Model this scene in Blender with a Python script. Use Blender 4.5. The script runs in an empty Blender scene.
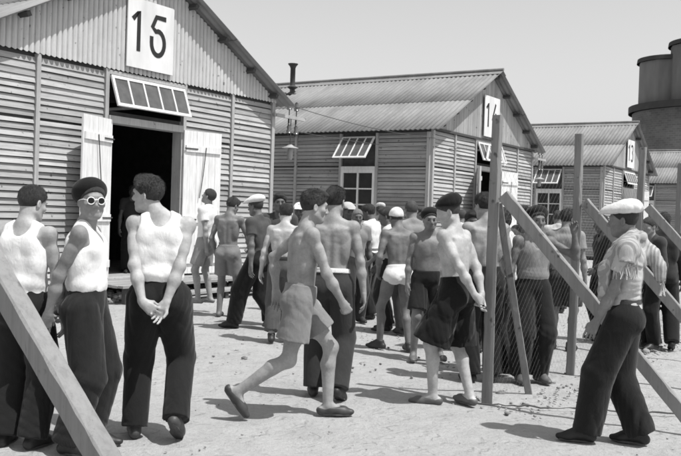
import bpy, math, random
import numpy as np
from math import sin, cos, radians as R, pi

random.seed(7)
S = bpy.context.scene
COL = S.collection

# ------------------------------------------------------------------ camera
FPX, ROLL, PITCH, HC = 871.6, R(1.833), R(-.876), 1.52     # focal length in photo pixels, tilt, eye height
cam_data = bpy.data.cameras.new('camera')
cam_data.sensor_width = 36
cam_data.lens = FPX / 681 * 36
cam_data.clip_start = .05
cam_data.clip_end = 3000
cam = bpy.data.objects.new('camera', cam_data)
COL.objects.link(cam)
fw = np.array([0, cos(PITCH), sin(PITCH)])
up0 = np.array([0, -sin(PITCH), cos(PITCH)])
r0 = np.array([1., 0, 0])
rx = cos(ROLL) * r0 + sin(ROLL) * up0
ux = -sin(ROLL) * r0 + cos(ROLL) * up0
from mathutils import Matrix, Vector
cam.matrix_world = Matrix(((rx[0], ux[0], -fw[0], 0), (rx[1], ux[1], -fw[1], 0), (rx[2], ux[2], -fw[2], HC), (0, 0, 0, 1)))
S.camera = cam
cam_data.dof.use_dof = True
cam_data.dof.focus_distance = 7.5
cam_data.dof.aperture_fstop = 14

def spot(px, py, z=0):
    """ground point seen at a place in the photograph (681 x 456)"""
    u, v = px - 340.5, py - 228
    c, s = cos(ROLL), sin(ROLL)
    u, v = c * u + s * v, -s * u + c * v
    y = FPX * cos(PITCH) + v * sin(PITCH)
    zz = FPX * sin(PITCH) - v * cos(PITCH)
    t = (z - HC) / zz
    return np.array([u * t, y * t])

# ------------------------------------------------------------------ materials (a black and white photograph: all greys)
def new_mat(name):
    m = bpy.data.materials.new(name)
    m.use_nodes = True
    nt = m.node_tree
    b = nt.nodes['Principled BSDF']
    return m, nt, b

def coords(nt, scale=(1, 1, 1), kind='Object'):
    tc = nt.nodes.new('ShaderNodeTexCoord')
    mp = nt.nodes.new('ShaderNodeMapping')
    mp.inputs['Scale'].default_value = scale
    nt.links.new(tc.outputs[kind], mp.inputs['Vector'])
    return mp.outputs['Vector']

def noise(nt, vec, scale, detail=4, rough=.6, dist=0):
    n = nt.nodes.new('ShaderNodeTexNoise')
    n.inputs['Scale'].default_value = scale
    n.inputs['Detail'].default_value = detail
    n.inputs['Roughness'].default_value = rough
    n.inputs['Distortion'].default_value = dist
    nt.links.new(vec, n.inputs['Vector'])
    return n.outputs['Fac']

def ramp(nt, fac, stops):
    r = nt.nodes.new('ShaderNodeValToRGB')
    while len(r.color_ramp.elements) < len(stops):
        r.color_ramp.elements.new(.5)
    for e, (p, c) in zip(r.color_ramp.elements, stops):
        e.position = p
        e.color = (c, c, c, 1)
    nt.links.new(fac, r.inputs['Fac'])
    return r.outputs['Color']

def mul(nt, a, b, fac=1.):
    m = nt.nodes.new('ShaderNodeMix')
    m.data_type = 'RGBA'
    m.blend_type = 'MULTIPLY'
    m.inputs[0].default_value = fac
    nt.links.new(a, m.inputs[6])
    nt.links.new(b, m.inputs[7])
    return m.outputs[2]

def bump(nt, b, fac, strength, dist, chain=None):
    n = nt.nodes.new('ShaderNodeBump')
    n.inputs['Strength'].default_value = strength
    n.inputs['Distance'].default_value = dist
    nt.links.new(fac, n.inputs['Height'])
    if chain is not None:
        nt.links.new(chain, n.inputs['Normal'])
    nt.links.new(n.outputs['Normal'], b.inputs['Normal'])
    return n.outputs['Normal']

_mc = {}
def simple(name, v, rough=.8, var=.2, scale=6, spec=.3, stretch=(1, 1, 1), bmp=.15, bscale=120, bd=.002, island=0., sheen=0):
    """grey v with soft variation, optional board to board variation"""
    if name in _mc:
        return _mc[name]
    m, nt, b = new_mat(name)
    vec = coords(nt, stretch)
    n = noise(nt, vec, scale)
    c = ramp(nt, n, [(.25, v * (1 - var)), (.75, v * (1 + var))])
    if island:
        g = nt.nodes.new('ShaderNodeNewGeometry')
        c = mul(nt, c, ramp(nt, g.outputs['Random Per Island'], [(0, 1 - island), (1, 1)]))
    nt.links.new(c, b.inputs['Base Color'])
    b.inputs['Roughness'].default_value = rough
    b.inputs['Specular IOR Level'].default_value = spec
    if sheen:
        b.inputs['Sheen Weight'].default_value = sheen
    if bmp:
        bump(nt, b, noise(nt, vec, bscale, 3), bmp, bd)
    _mc[name] = m
    return m

def skin(v):
    k = 'skin_%02d' % round(v * 100)
    if k in _mc:
        return _mc[k]
    m, nt, b = new_mat(k)
    vec = coords(nt)
    c1 = ramp(nt, noise(nt, vec, 6, 4), [(.3, v * .72), (.7, v * 1.18)])
    c2 = ramp(nt, noise(nt, vec, 60, 5, .8), [(.3, .80), (.65, 1)])
    nt.links.new(mul(nt, c1, c2), b.inputs['Base Color'])
    b.inputs['Roughness'].default_value = .56
    b.inputs['Specular IOR Level'].default_value = .3
    ch = bump(nt, b, noise(nt, vec, 16, 2), .35, .012)
    bump(nt, b, noise(nt, vec, 150, 3), .2, .002, ch)
    _mc[k] = m
    return m

def cloth(name, v, stripes=None):
    if name in _mc:
        return _mc[name]
    m, nt, b = new_mat(name)
    vec = coords(nt)
    c = ramp(nt, noise(nt, vec, 5, 4), [(.3, v * .82), (.7, v * 1.12)])
    c = mul(nt, c, ramp(nt, noise(nt, vec, 60, 3), [(.3, .9), (.7, 1)]))
    if stripes:
        w = nt.nodes.new('ShaderNodeTexWave')
        if stripes[0] == 'RINGS': w.wave_type = 'RINGS'; w.rings_direction = 'Z'
        else: w.bands_direction = stripes[0]
        w.inputs['Scale'].default_value = stripes[1]
        w.inputs['Distortion'].default_value = 1.2
        w.inputs['Detail'].default_value = 1
        nt.links.new(vec, w.inputs['Vector'])
        c = mul(nt, c, ramp(nt, w.outputs['Fac'], [(.45, stripes[2]), (.6, 1)]))
    nt.links.new(c, b.inputs['Base Color'])
    b.inputs['Roughness'].default_value = .92
    b.inputs['Specular IOR Level'].default_value = .15
    b.inputs['Sheen Weight'].default_value = .12
    ch = bump(nt, b, noise(nt, coords(nt, (1, 1, .45)), 20, 4, .6, 1.2), .35, .014)
    bump(nt, b, noise(nt, vec, 260, 2), .3, .002, ch)
    _mc[name] = m
    return m

def hair_mat(v):
    k = 'hair_%03d' % round(v * 1000)
    if k in _mc:
        return _mc[k]
    m, nt, b = new_mat(k)
    vec = coords(nt, (1, 1, .30))
    nt.links.new(ramp(nt, noise(nt, vec, 85, 5, .8, 2), [(.3, v * .4), (.75, v * 2.4)]), b.inputs['Base Color'])
    b.inputs['Roughness'].default_value = .5
    bump(nt, b, noise(nt, vec, 120, 4, .8, 2), 1., .010)
    _mc[k] = m
    return m

def wood(name, v, var=.25, island=.25, axis=2, rough=.85):
    """weathered timber with grain along one axis, each plank a little different"""
    if name in _mc:
        return _mc[name]
    m, nt, b = new_mat(name)
    st = [14, 14, 14]; st[axis] = .8
    vec = coords(nt, tuple(st))
    grain = noise(nt, vec, 2.2, 6, .65, .4)
    c = ramp(nt, grain, [(.25, v * (1 - var)), (.5, v), (.8, v * (1 + var * .6))])
    big = coords(nt)
    c = mul(nt, c, ramp(nt, noise(nt, big, 1.3, 3), [(.3, .80), (.7, 1)]))
    knots = noise(nt, big, 9, 2)
    c = mul(nt, c, ramp(nt, knots, [(.26, .38), (.33, 1)]))
    c = mul(nt, c, ramp(nt, noise(nt, vec, 7, 4, .8, .8), [(.30, .62), (.42, 1)]))
    if island:
        g = nt.nodes.new('ShaderNodeNewGeometry')
        c = mul(nt, c, ramp(nt, g.outputs['Random Per Island'], [(0, 1 - island), (1, 1)]))
    nt.links.new(c, b.inputs['Base Color'])
    b.inputs['Roughness'].default_value = rough
    b.inputs['Specular IOR Level'].default_value = .2
    bump(nt, b, grain, .5, .004)
    _mc[name] = m
    return m

# ------------------------------------------------------------------ object helpers
def tag(o, label=None, cat=None, group=None, kind=None):
    if label: o['label'] = label
    if cat: o['category'] = cat
    if group: o['group'] = group
    if kind: o['kind'] = kind
    return o

def empty(name, loc=(0, 0, 0), rz=0, label=None, cat=None, group=None):
    o = bpy.data.objects.new(name, None)
    o.empty_display_size = .2
    COL.objects.link(o)
    o.location = loc
    o.rotation_euler = (0, 0, rz)
    return tag(o, label, cat, group)

def mesh_obj(name, V, Fq, mat, parent=None, smooth=False):
    me = bpy.data.meshes.new(name)
    me.from_pydata([tuple(map(float, v)) for v in V], [], [tuple(map(int, f)) for f in Fq])
    if smooth:
        me.polygons.foreach_set('use_smooth', [True] * len(me.polygons))
    me.update()
    o = bpy.data.objects.new(name, me)
    COL.objects.link(o)
    if mat: me.materials.append(mat)
    if parent: o.parent = parent
    return o

class MB:
    def __init__(s): s.V = []; s.F = []
    def poly(s, vs, fs):
        n = len(s.V)
        s.V += [tuple(v) for v in vs]
        s.F += [tuple(i + n for i in f) for f in fs]
    def hexa(s, p):      # eight corners, bottom 4 ccw then top 4
        s.poly(p, [(3, 2, 1, 0), (4, 5, 6, 7), (0, 1, 5, 4), (1, 2, 6, 5), (2, 3, 7, 6), (3, 0, 4, 7)])
    def box(s, x0, x1, y0, y1, z0, z1):
        s.hexa([(x0, y0, z0), (x1, y0, z0), (x1, y1, z0), (x0, y1, z0), (x0, y0, z1), (x1, y0, z1), (x1, y1, z1), (x0, y1, z1)])
    def bar(s, a, b, w, h, upv=(0, 0, 1)):
        a = np.array(a, float); b = np.array(b, float)
        d = b - a; d /= np.linalg.norm(d)
        x = np.cross(d, np.array(upv, float))
        if np.linalg.norm(x) < 1e-4: x = np.array([1., 0, 0])
        x /= np.linalg.norm(x)
        y = np.cross(x, d)
        c = [(-w / 2, -h / 2), (w / 2, -h / 2), (w / 2, h / 2), (-w / 2, h / 2)]
        s.hexa([a + x * i + y * j for i, j in c] + [b + x * i + y * j for i, j in c])
    def tube(s, pts, r, n=8, rs=None):
        pts = [np.array(p, float) for p in pts]
        base = len(s.V)
        for i, p in enumerate(pts):
            d = pts[min(i + 1, len(pts) - 1)] - pts[max(i - 1, 0)]
            d /= np.linalg.norm(d)
            a = np.array([0, 0, 1.]) if abs(d[2]) < .9 else np.array([1., 0, 0])
            x = np.cross(d, a); x /= np.linalg.norm(x); y = np.cross(d, x)
            rr = rs[i] if rs is not None else r
            for k in range(n):
                t = 2 * pi * k / n
                s.V.append(tuple(p + x * rr * cos(t) + y * rr * sin(t)))
        for i in range(len(pts) - 1):
            for k in range(n):
                a = base + i * n + k; b = base + i * n + (k + 1) % n
                s.F.append((a, b, b + n, a + n))
        s.F.append(tuple(base + k for k in range(n)))
        s.F.append(tuple(base + (len(pts) - 1) * n + k for k in reversed(range(n))))
    def timber(s, a, b, w, h, upv, seed=1, wob=.0035):
        """rough sawn beam: chamfered section, slightly crooked, chipped arrises"""
        rg = random.Random(seed)
        a = np.array(a, float); b = np.array(b, float)
        d = b - a; L = np.linalg.norm(d); d /= L
        x = np.cross(d, np.array(upv, float)); x /= np.linalg.norm(x); y = np.cross(x, d)
        n = max(6, int(L / .07)); base = len(s.V)
        c1, c2 = rg.uniform(-.012, .012), rg.uniform(-.012, .012)
        for i in range(n + 1):
            t = i / n
            o = x * c1 * sin(pi * t) + y * c2 * sin(pi * t)
            for sx, sy in ((-1, -1), (1, -1), (1, 1), (-1, 1)):
                ch = .005 + (rg.uniform(0, .010) if rg.random() < .25 else rg.uniform(0, .003))
                j = rg.uniform(-wob, wob) * .4
                p0 = x * sx * (w / 2 + j) + y * sy * (h / 2 - ch)
                p1 = x * sx * (w / 2 - ch) + y * sy * (h / 2 + j)
                if sx * sy < 0: p0, p1 = p1, p0
                for q in (p0, p1): s.V.append(tuple(a + d * L * t + o + q))
        for i in range(n):
            for k in range(8):
                u = base + i * 8 + k; v = base + i * 8 + (k + 1) % 8
                s.F.append((u, v, v + 8, u + 8))
        s.F.append(tuple(base + k for k in reversed(range(8)))); s.F.append(tuple(base + n * 8 + k for k in range(8)))
    def build(s, name, mat, parent=None, smooth=False):
        return mesh_obj(name, s.V, s.F, mat, parent, smooth)

# ------------------------------------------------------------------ implicit surfaces -> quads (for the people)
class Field:
    def __init__(s, lo, hi, v):
        s.v = v
        s.lo = np.array(lo, float) - 3 * v
        s.n = (np.ceil((np.array(hi) + 3 * v - s.lo) / v)).astype(int) + 1
        s.a = np.full(tuple(s.n), .3, np.float32)
    def grid(s, lo, hi):
        i0 = np.clip(np.floor((np.array(lo) - s.lo) / s.v).astype(int), 0, s.n - 1)
        i1 = np.clip(np.ceil((np.array(hi) - s.lo) / s.v).astype(int) + 1, 1, s.n)
        sl = tuple(slice(a, b) for a, b in zip(i0, i1))
        ax = [(s.lo[k] + s.v * np.arange(i0[k], i1[k])).astype(np.float32) for k in range(3)]
        return sl, ax[0][:, None, None], ax[1][None, :, None], ax[2][None, None, :]
    def op(s, prim, k=.02, mode='u'):
        fn, lo, hi = prim
        m = max(k, .008) + 2 * s.v
        if mode == 'i':
            sl, X, Y, Z = s.grid(s.lo, s.lo + s.n * s.v)
        else:
            sl, X, Y, Z = s.grid(np.array(lo) - m, np.array(hi) + m)
        if any(q.stop <= q.start for q in sl): return
        b = fn(X, Y, Z)
        a = s.a[sl]
        if mode == 'u':
            h = np.clip(.5 + .5 * (b - a) / k, 0, 1)
            r = b * (1 - h) + a * h - k * h * (1 - h)
        else:
            if mode == 's': b = -b
            h = np.clip(.5 - .5 * (b - a) / k, 0, 1)
            r = b * (1 - h) + a * h + k * h * (1 - h)
        s.a[sl] = r
    def wrinkle(s, fn, band=.025):
        I = np.argwhere(np.abs(s.a) < band)
        P = I * s.v + s.lo
        s.a[tuple(I.T)] += fn(P).astype(np.float32)
    def mesh(s):
        a = s.a
        a[0] = a[-1] = .3; a[:, 0] = a[:, -1] = .3; a[:, :, 0] = a[:, :, -1] = .3
        ins = a < 0
        nx, ny, nz = a.shape
        c = np.zeros((nx - 1, ny - 1, nz - 1), np.uint8)
        offs = [(i, j, k) for i in (0, 1) for j in (0, 1) for k in (0, 1)]
        for i, j, k in offs:
            c += ins[i:nx - 1 + i, j:ny - 1 + j, k:nz - 1 + k]
        I = np.argwhere((c > 0) & (c < 8))
        ids = np.full(c.shape, -1, np.int32)
        ids[tuple(I.T)] = np.arange(len(I))
        cv = {o: a[I[:, 0] + o[0], I[:, 1] + o[1], I[:, 2] + o[2]] for o in offs}
        pos = np.zeros((len(I), 3)); cnt = np.zeros(len(I))
        for o in offs:
            for ax in range(3):
                if o[ax]: continue
                o2 = list(o); o2[ax] = 1; o2 = tuple(o2)
                va, vb = cv[o], cv[o2]
                m = (va < 0) != (vb < 0)
                t = va[m] / (va[m] - vb[m])
                q = np.tile(np.array(o, float), (m.sum(), 1)); q[:, ax] += t
                pos[m] += q; cnt[m] += 1
        V = (I + pos / cnt[:, None]) * s.v + s.lo
        Fs = []
        for ax in range(3):
            sl0 = [slice(None)] * 3; sl1 = [slice(None)] * 3
            sl0[ax] = slice(0, -1); sl1[ax] = slice(1, None)
            A = ins[tuple(sl0)]; B = ins[tuple(sl1)]
            E = np.argwhere(A != B)
            fl = A[tuple(E.T)]
            b_, c_ = [k for k in range(3) if k != ax]
            def cell(db, dc):
                q = E.copy(); q[:, b_] -= db; q[:, c_] -= dc
                return ids[tuple(q.T)]
            Q = np.stack([cell(1, 1), cell(0, 1), cell(0, 0), cell(1, 0)], 1)
            if ax == 1: fl = ~fl
            Q[~fl] = Q[~fl][:, ::-1]
            Fs.append(Q)
        return V, np.concatenate(Fs)

def field_obj(name, fld, mat, parent=None, smooth_it=1, origin=None):
    V, Q = fld.mesh()
    if len(V) == 0: return None
    for _ in range(smooth_it):      # one light relaxation
        acc = np.zeros_like(V); n = np.zeros(len(V))
        for i in range(4):
            for j in (1, 3):
                np.add.at(acc, Q[:, i], V[Q[:, (i + j) % 4]]); np.add.at(n, Q[:, i], 1)
        V = .5 * V + .5 * acc / np.maximum(n, 1)[:, None]
    me = bpy.data.meshes.new(name)
    me.vertices.add(len(V)); me.vertices.foreach_set('co', V.astype(np.float32).ravel())
    me.loops.add(len(Q) * 4); me.loops.foreach_set('vertex_index', Q.astype(np.int32).ravel())
    me.polygons.add(len(Q)); me.polygons.foreach_set('loop_start', np.arange(0, len(Q) * 4, 4, dtype=np.int32))
    try: me.polygons.foreach_set('loop_total', np.full(len(Q), 4, np.int32))
    except Exception: pass
    me.update(calc_edges=True)
    me.polygons.foreach_set('use_smooth', [True] * len(Q))
    me.validate()
    me.materials.append(mat)
    o = bpy.data.objects.new(name, me)
    COL.objects.link(o)
    if parent: o.parent = parent
    return o

def cone(a, b, ra, rb, flat=None, cap=False, capa=False):
    """tapered capsule; flat = (axis, ratio) squeezes it along an axis; cap = cut flat at b"""
    a = np.array(a, float); b = np.array(b, float)
    ba = b - a; L2 = float(ba @ ba); L = math.sqrt(L2)
    r = max(ra, rb)
    def fn(X, Y, Z):
        px, py, pz = X - a[0], Y - a[1], Z - a[2]
        h = np.clip((px * ba[0] + py * ba[1] + pz * ba[2]) / L2, 0, 1)
        qx, qy, qz = px - ba[0] * h, py - ba[1] * h, pz - ba[2] * h
        if flat is not None:
            n, f = flat
            dn = (qx * n[0] + qy * n[1] + qz * n[2]) * (1 / f - 1)
            qx, qy, qz = qx + n[0] * dn, qy + n[1] * dn, qz + n[2] * dn
        d = np.sqrt(qx * qx + qy * qy + qz * qz) - (ra + (rb - ra) * h)
        if flat is not None: d = d * (.5 + .5 * flat[1])
        if cap:
            d = np.maximum(d, ((X - b[0]) * ba[0] + (Y - b[1]) * ba[1] + (Z - b[2]) * ba[2]) / L)
        if capa:
            d = np.maximum(d, -(px * ba[0] + py * ba[1] + pz * ba[2]) / L)
        return d
    return fn, np.minimum(a, b) - r, np.maximum(a, b) + r

def ell(c, r, M=None):
    c = np.array(c, float); r = np.array(r, float)
    M = np.eye(3) if M is None else np.array(M)
    rm = float(r.max())
    ext = np.sqrt(((M * r[None, :]) ** 2).sum(1))
    def fn(X, Y, Z):
        x, y, z = X - c[0], Y - c[1], Z - c[2]
        u = (M[0, 0] * x + M[1, 0] * y + M[2, 0] * z)
        v = (M[0, 1] * x + M[1, 1] * y + M[2, 1] * z)
        w = (M[0, 2] * x + M[1, 2] * y + M[2, 2] * z)
        k0 = np.sqrt((u / r[0]) ** 2 + (v / r[1]) ** 2 + (w / r[2]) ** 2)
        k1 = np.sqrt((u / r[0] ** 2) ** 2 + (v / r[1] ** 2) ** 2 + (w / r[2] ** 2) ** 2)
        return k0 * (k0 - 1) / np.maximum(k1, 1e-6)
    return fn, c - ext, c + ext

def plane(p, n):
    p = np.array(p, float); n = np.array(n, float) / np.linalg.norm(n)
    return (lambda X, Y, Z: (X - p[0]) * n[0] + (Y - p[1]) * n[1] + (Z - p[2]) * n[2]), p, p

def Rx(a): a = R(a); return np.array([[1, 0, 0], [0, cos(a), -sin(a)], [0, sin(a), cos(a)]])
def Ry(a): a = R(a); return np.array([[cos(a), 0, sin(a)], [0, 1, 0], [-sin(a), 0, cos(a)]])
def Rz(a): a = R(a); return np.array([[cos(a), -sin(a), 0], [sin(a), cos(a), 0], [0, 0, 1]])
def unit(v): v = np.array(v, float); return v / max(np.linalg.norm(v), 1e-9)

def ik(A, T, l1, l2, pole):
    d = T - A; L = np.linalg.norm(d)
    if L > (l1 + l2) * .995:
        T = A + d / L * (l1 + l2) * .995; d = T - A; L = np.linalg.norm(d)
    u = d / L
    x = (l1 * l1 - l2 * l2 + L * L) / (2 * L)
    h = math.sqrt(max(l1 * l1 - x * x, 0))
    p = np.array(pole, float); p = p - u * (p @ u); p = unit(p)
    return A + u * x + p * h, T

def folds(seed, amp, items):
    rng = np.random.RandomState(seed)
    ks = []
    for (kx, ky, kz, w) in items:
        for _ in range(2):
            k = np.array([kx * rng.uniform(.7, 1.3) * rng.choice([-1, 1]), ky * rng.uniform(.7, 1.3) * rng.choice([-1, 1]), kz * rng.uniform(.7, 1.3)])
            ks.append((k, rng.uniform(0, 6.28), w))
    kw = rng.uniform(-9, 9, (2, 3))
    def fn(P):
        warp = 1.3 * np.sin(P @ kw[0] + seed) + 1.1 * np.sin(P @ kw[1] + 2 * seed)
        env = .55 + .45 * np.sin(P @ kw[::-1][0] * .8 + 1.7 * seed)
        d = 0
        for k, ph, w in ks:
            q = np.sin(P @ k + ph + warp)
            d = d + w * (1 - 2 * np.abs(q) ** .75) * (.6 + .4 * np.sin(P @ kw[0] * .7 + ph))
        return amp * env * d
    return fn

def strands(ho, RH, hc, s, n, wd, ln, seed):
    """short tapered hairs standing off the hair surface, joined into the same mesh"""
    me = ho.data
    nv = len(me.vertices)
    V = np.empty(nv * 3); me.vertices.foreach_get('co', V); V = V.reshape(-1, 3)
    N = np.empty(nv * 3); me.vertices.foreach_get('normal', N); N = N.reshape(-1, 3)
    rng = np.random.RandomState(seed)
    I = rng.randint(0, nv, n)
    P0, Nn = V[I], N[I]
    up = Nn @ (RH @ np.array([0, 0, 1.]))
    c = np.where(up[:, None] > .45, RH @ np.array([.25, -1, -.1]), RH @ np.array([0, -.35, -1.]))
    clump = np.stack([np.sin(P0 @ k * 1.0 + p) for k, p in ((rng.uniform(-70, 70, 3), 1), (rng.uniform(-70, 70, 3), 2), (rng.uniform(-70, 70, 3), 3))], 1)
    T = c - Nn * (Nn * c).sum(1)[:, None]
    T /= np.maximum(np.linalg.norm(T, axis=1), 1e-6)[:, None]
    D = T * .9 + Nn * .42 + clump * .35 + rng.normal(0, .22, (n, 3))
    D /= np.linalg.norm(D, axis=1)[:, None]
    L = ln * s * rng.uniform(.5, 1.2, n) * (.45 + .55 * np.clip(up + .5, 0, 1))
    S_ = np.cross(D, Nn); S_ /= np.maximum(np.linalg.norm(S_, axis=1), 1e-6)[:, None]
    base = P0 - Nn * .002
    a = base + S_ * wd; b = base - S_ * wd; d = base + Nn * wd * 1.5
    tip = base + D * L[:, None]
    W4 = np.stack([a, b, d, tip], 1).reshape(-1, 3)
    k = np.arange(n)[:, None] * 4 + nv
    T3 = np.concatenate([k + np.array([[0, 1, 3]]), k + np.array([[1, 2, 3]]), k + np.array([[2, 0, 3]])])
    npol = len(me.polygons); nl = len(me.loops)
    me.vertices.add(len(W4)); allv = np.concatenate([V, W4]).astype(np.float32); me.vertices.foreach_set('co', allv.ravel())
    old = np.empty(nl, np.int32); me.loops.foreach_get('vertex_index', old)
    ls = np.empty(npol, np.int32); me.polygons.foreach_get('loop_start', ls)
    me.loops.add(len(T3) * 3); me.loops.foreach_set('vertex_index', np.concatenate([old, T3.ravel().astype(np.int32)]))
    me.polygons.add(len(T3))
    me.polygons.foreach_set('loop_start', np.concatenate([ls, nl + 3 * np.arange(len(T3), dtype=np.int32)]).astype(np.int32))
    me.update(calc_edges=True)
    me.polygons.foreach_set('use_smooth', [True] * len(me.polygons))
    me.validate()

# ------------------------------------------------------------------ people
def person(label, px, py, F, H=1.72, vox=.010, z0=0, tone=.30, pose=None, wear=(), hair=('short', .03), group='men standing about between the barracks', fat=1., face=False, seed=1, cat='man'):
    """px, py: where the feet stand in the photograph; F: 0 faces away, 90 right, 180 towards the camera, -90 left"""
    P = dict(lean=3, side=0, twist=0, hip=.955, hx=0, hy=0, fl=(-.11, 0, .08), fr=(.11, 0, .08), tl=-12, tr=12, pl=0, pr=0,
             kl=None, kr=None, hl=(-.27, .04, .80), hr=(.27, .04, .80), el=(-.6, -1, 0), er=(.6, -1, 0),
             yaw=0, nod=8, tilt=0, neck=(0, 0, 0), handl='relax', handr='relax', pyaw=0)
    P.update(pose or {})
    s = H / 1.75
    xy = spot(px, py, z0) if py is not None else px
    fat_ = fat
    mat = skin(tone)
    hipc = np.array([P['hx'], P['hy'], P['hip']])
    RP = Rz(-P['pyaw'])
    RT = RP @ Rz(-P['twist']) @ Ry(P['side']) @ Rx(-P['lean'])
    wr = np.array([0, 0, .10])
    def Pv(x, y, z): return (hipc + RP @ (np.array([x, y, z - .955]))) * s
    waist = hipc + wr
    def Pt(x, y, z): return (waist + RT @ (np.array([x, y, z]) - np.array([0, 0, 1.055]))) * s
    RH = RT @ Rz(-P['yaw']) @ Rx(-P['nod']) @ Ry(P['tilt'])
    if True:      # the head keeps its own upright reference: undo part of the torso lean
        pass
    piv = Pt(0, .0, 1.555) + np.array(P['neck']) * s
    hc = piv + RH @ np.array([0, .018, .082]) * s
    def Ph(x, y, z): return hc + RH @ np.array([x, y, z]) * s
    hips = {-1: Pv(-.092, 0, .93), 1: Pv(.092, 0, .93)}
    sh = {-1: Pt(-.178, -.01, 1.425), 1: Pt(.178, -.01, 1.425)}
    foot = {-1: np.array(P['fl'], float) * s, 1: np.array(P['fr'], float) * s}
    toe = {-1: P['tl'], 1: P['tr']}; fp = {-1: P['pl'], 1: P['pr']}
    knee = {}; ank = {}
    for sd, kp in ((-1, P['kl']), (1, P['kr'])):
        fwd = Rz(-toe[sd]) @ np.array([0, 1., 0])
        pole = fwd if kp is None else np.array(kp, float)
        knee[sd], ank[sd] = ik(hips[sd], foot[sd], .44 * s, .43 * s, pole)
    elb = {}; wri = {}
    for sd, tg, pl_ in ((-1, P['hl'], P['el']), (1, P['hr'], P['er'])):
        elb[sd], wri[sd] = ik(sh[sd], np.array(tg, float) * s, .295 * s, .255 * s, pl_)
    FR = {sd: Rz(-toe[sd]) @ Rx(-fp[sd]) for sd in (-1, 1)}
    def Pf(sd, x, y, z): return ank[sd] + FR[sd] @ np.array([x, y, z - .08]) * s

    allp = [Pt(0, 0, 1.3), hc + np.array([0, 0, .2]), hc, *foot.values(), *knee.values(), *elb.values(), *wri.values(), *sh.values(), *hips.values()]
    lo = np.min(allp, 0) - np.array([.26, .26, .12]); hi = np.max(allp, 0) + np.array([.26, .26, .05])
    lo[2] = min(lo[2], -.02)
    fr_ = max(1., vox / .0088)          # fingers no thinner than the grid can carry

    def torso(f, g=0, k=.05, trap=True, low=True):
        e = lambda M, fn, c, r, kk=k, mode='u': f.op(ell(fn(*c), (np.array(r) + g) * s, M), kk * s, mode)
        if low:
            e(RP, Pv, (0, 0, .965), (.158 * fat_, .108 * fat_, .115))
            for sd in (-1, 1): e(RP, Pv, (sd * .072, -.048, .915), (.082, .082, .085), .03)
        e(RT, Pt, (0, .008, 1.085), (.135 * fat_, .098 * fat_ ** 1.5, .14))
        e(RT, Pt, (0, .0, 1.255), (.152 * fat_, .108 * fat_, .17))
        e(RT, Pt, (0, -.012, 1.375), (.158, .096, .085))
        for sd in (-1, 1):
            e(RT, Pt, (sd * .070, .058, 1.325), (.078, .040, .060), .04)
            e(RT, Pt, (sd * .112, -.035, 1.26), (.050, .062, .13), .04)
            e(RT, Pt, (sd * .082, -.082, 1.350), (.055, .030, .070), .018)
            if g == 0:
                f.op(cone(Pt(sd * .034, -.074, 1.10), Pt(sd * .040, -.084, 1.30), .020 * s, .020 * s), .035 * s)
                f.op(cone(Pt(sd * .125, -.078, 1.405), Pt(sd * .06, -.092, 1.395), .010 * s, .010 * s), .03 * s)
            if trap:
                f.op(cone(Pt(sd * .012, -.022, 1.488), Pt(sd * .135, -.018, 1.432), (.042 + g) * s, (.042 + g) * s), .04 * s)
        if g == 0:
            f.op(cone(Pt(0, -.128, 1.08), Pt(0, -.122, 1.40), .010 * s, .006 * s), .035 * s, 's')
            f.op(cone(Pt(0, .125 * fat_, 1.12), Pt(0, .118, 1.36), .006 * s, .005 * s), .025 * s, 's')
    def arm(f, sd, g=0, upto=1.):
        f.op(ell(sh[sd] + unit(sh[sd] - Pt(0, 0, 1.425)) * .004 * s, np.array([.050, .051, .058]) * s + g), .04 * s)
        E, Wp = elb[sd], wri[sd]
        f.op(cone(sh[sd], E, (.041 + g) * s, (.0335 + g) * s), .025 * s)
        f.op(cone(sh[sd] * .62 + E * .38, sh[sd] * .38 + E * .62, (.042 + g) * s, (.039 + g) * s), .02 * s)
        f.op(cone(E, E * .62 + Wp * .38, (.034 + g) * s, (.0385 + g) * s), .035 * s)
        f.op(cone(E * .62 + Wp * .38, Wp, (.038 + g) * s, (.0245 + g) * s), .03 * s)
        if g == 0:
            ob_ = unit((E - sh[sd]) / np.linalg.norm(E - sh[sd]) - (Wp - E) / np.linalg.norm(Wp - E) + np.array([0, -.001, 0]))
            f.op(ell(E + ob_ * .020 * s, np.array([.020, .020, .020]) * s), .02 * s)
    def hand(f, sd):
        st = P['handl' if sd < 0 else 'handr']
        Wp = wri[sd]; d = unit(Wp - elb[sd])
        kind, opt = (st, {}) if isinstance(st, str) else st
        d = unit(np.array(opt['dir'])) if 'dir' in opt else d
        pn = np.array(opt['palm'], float) if 'palm' in opt else np.array([-sd, -.25, 0.])   # where the palm looks
        pn = unit(pn - d * (pn @ d))
        xt = unit(np.cross(d, pn)) * (1)
        # thumb side: forwards when hanging
        th = xt if (xt @ np.array(opt.get('thumb', (0, 1, .2)), float)) > 0 else -xt
        curl = {'relax': (18, 28), 'fist': (78, 95), 'hold': (45, 60), 'flat': (6, 8), 'clasp': (35, 40)}[kind]
        q = lambda x, y, z: Wp + (th * x + d * y - pn * z) * s     # x towards the thumb, y fingers, z back of the hand
        f.op(cone(q(0, -.01, 0), q(0, .03, 0), .024 * s, .026 * s, (pn, .8)), .015 * s)
        ks = [(.031, .088), (.0105, .092), (-.0105, .088), (-.030, .080)]
        for x, y in ks:
            f.op(cone(q(x * .55, .015, 0), q(x, y, 0), .0155 * s, .0115 * s * fr_ ** .5), .014 * s)
        ls = [(.042, .040), (.047, .044), (.043, .040), (.034, .032)]
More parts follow.
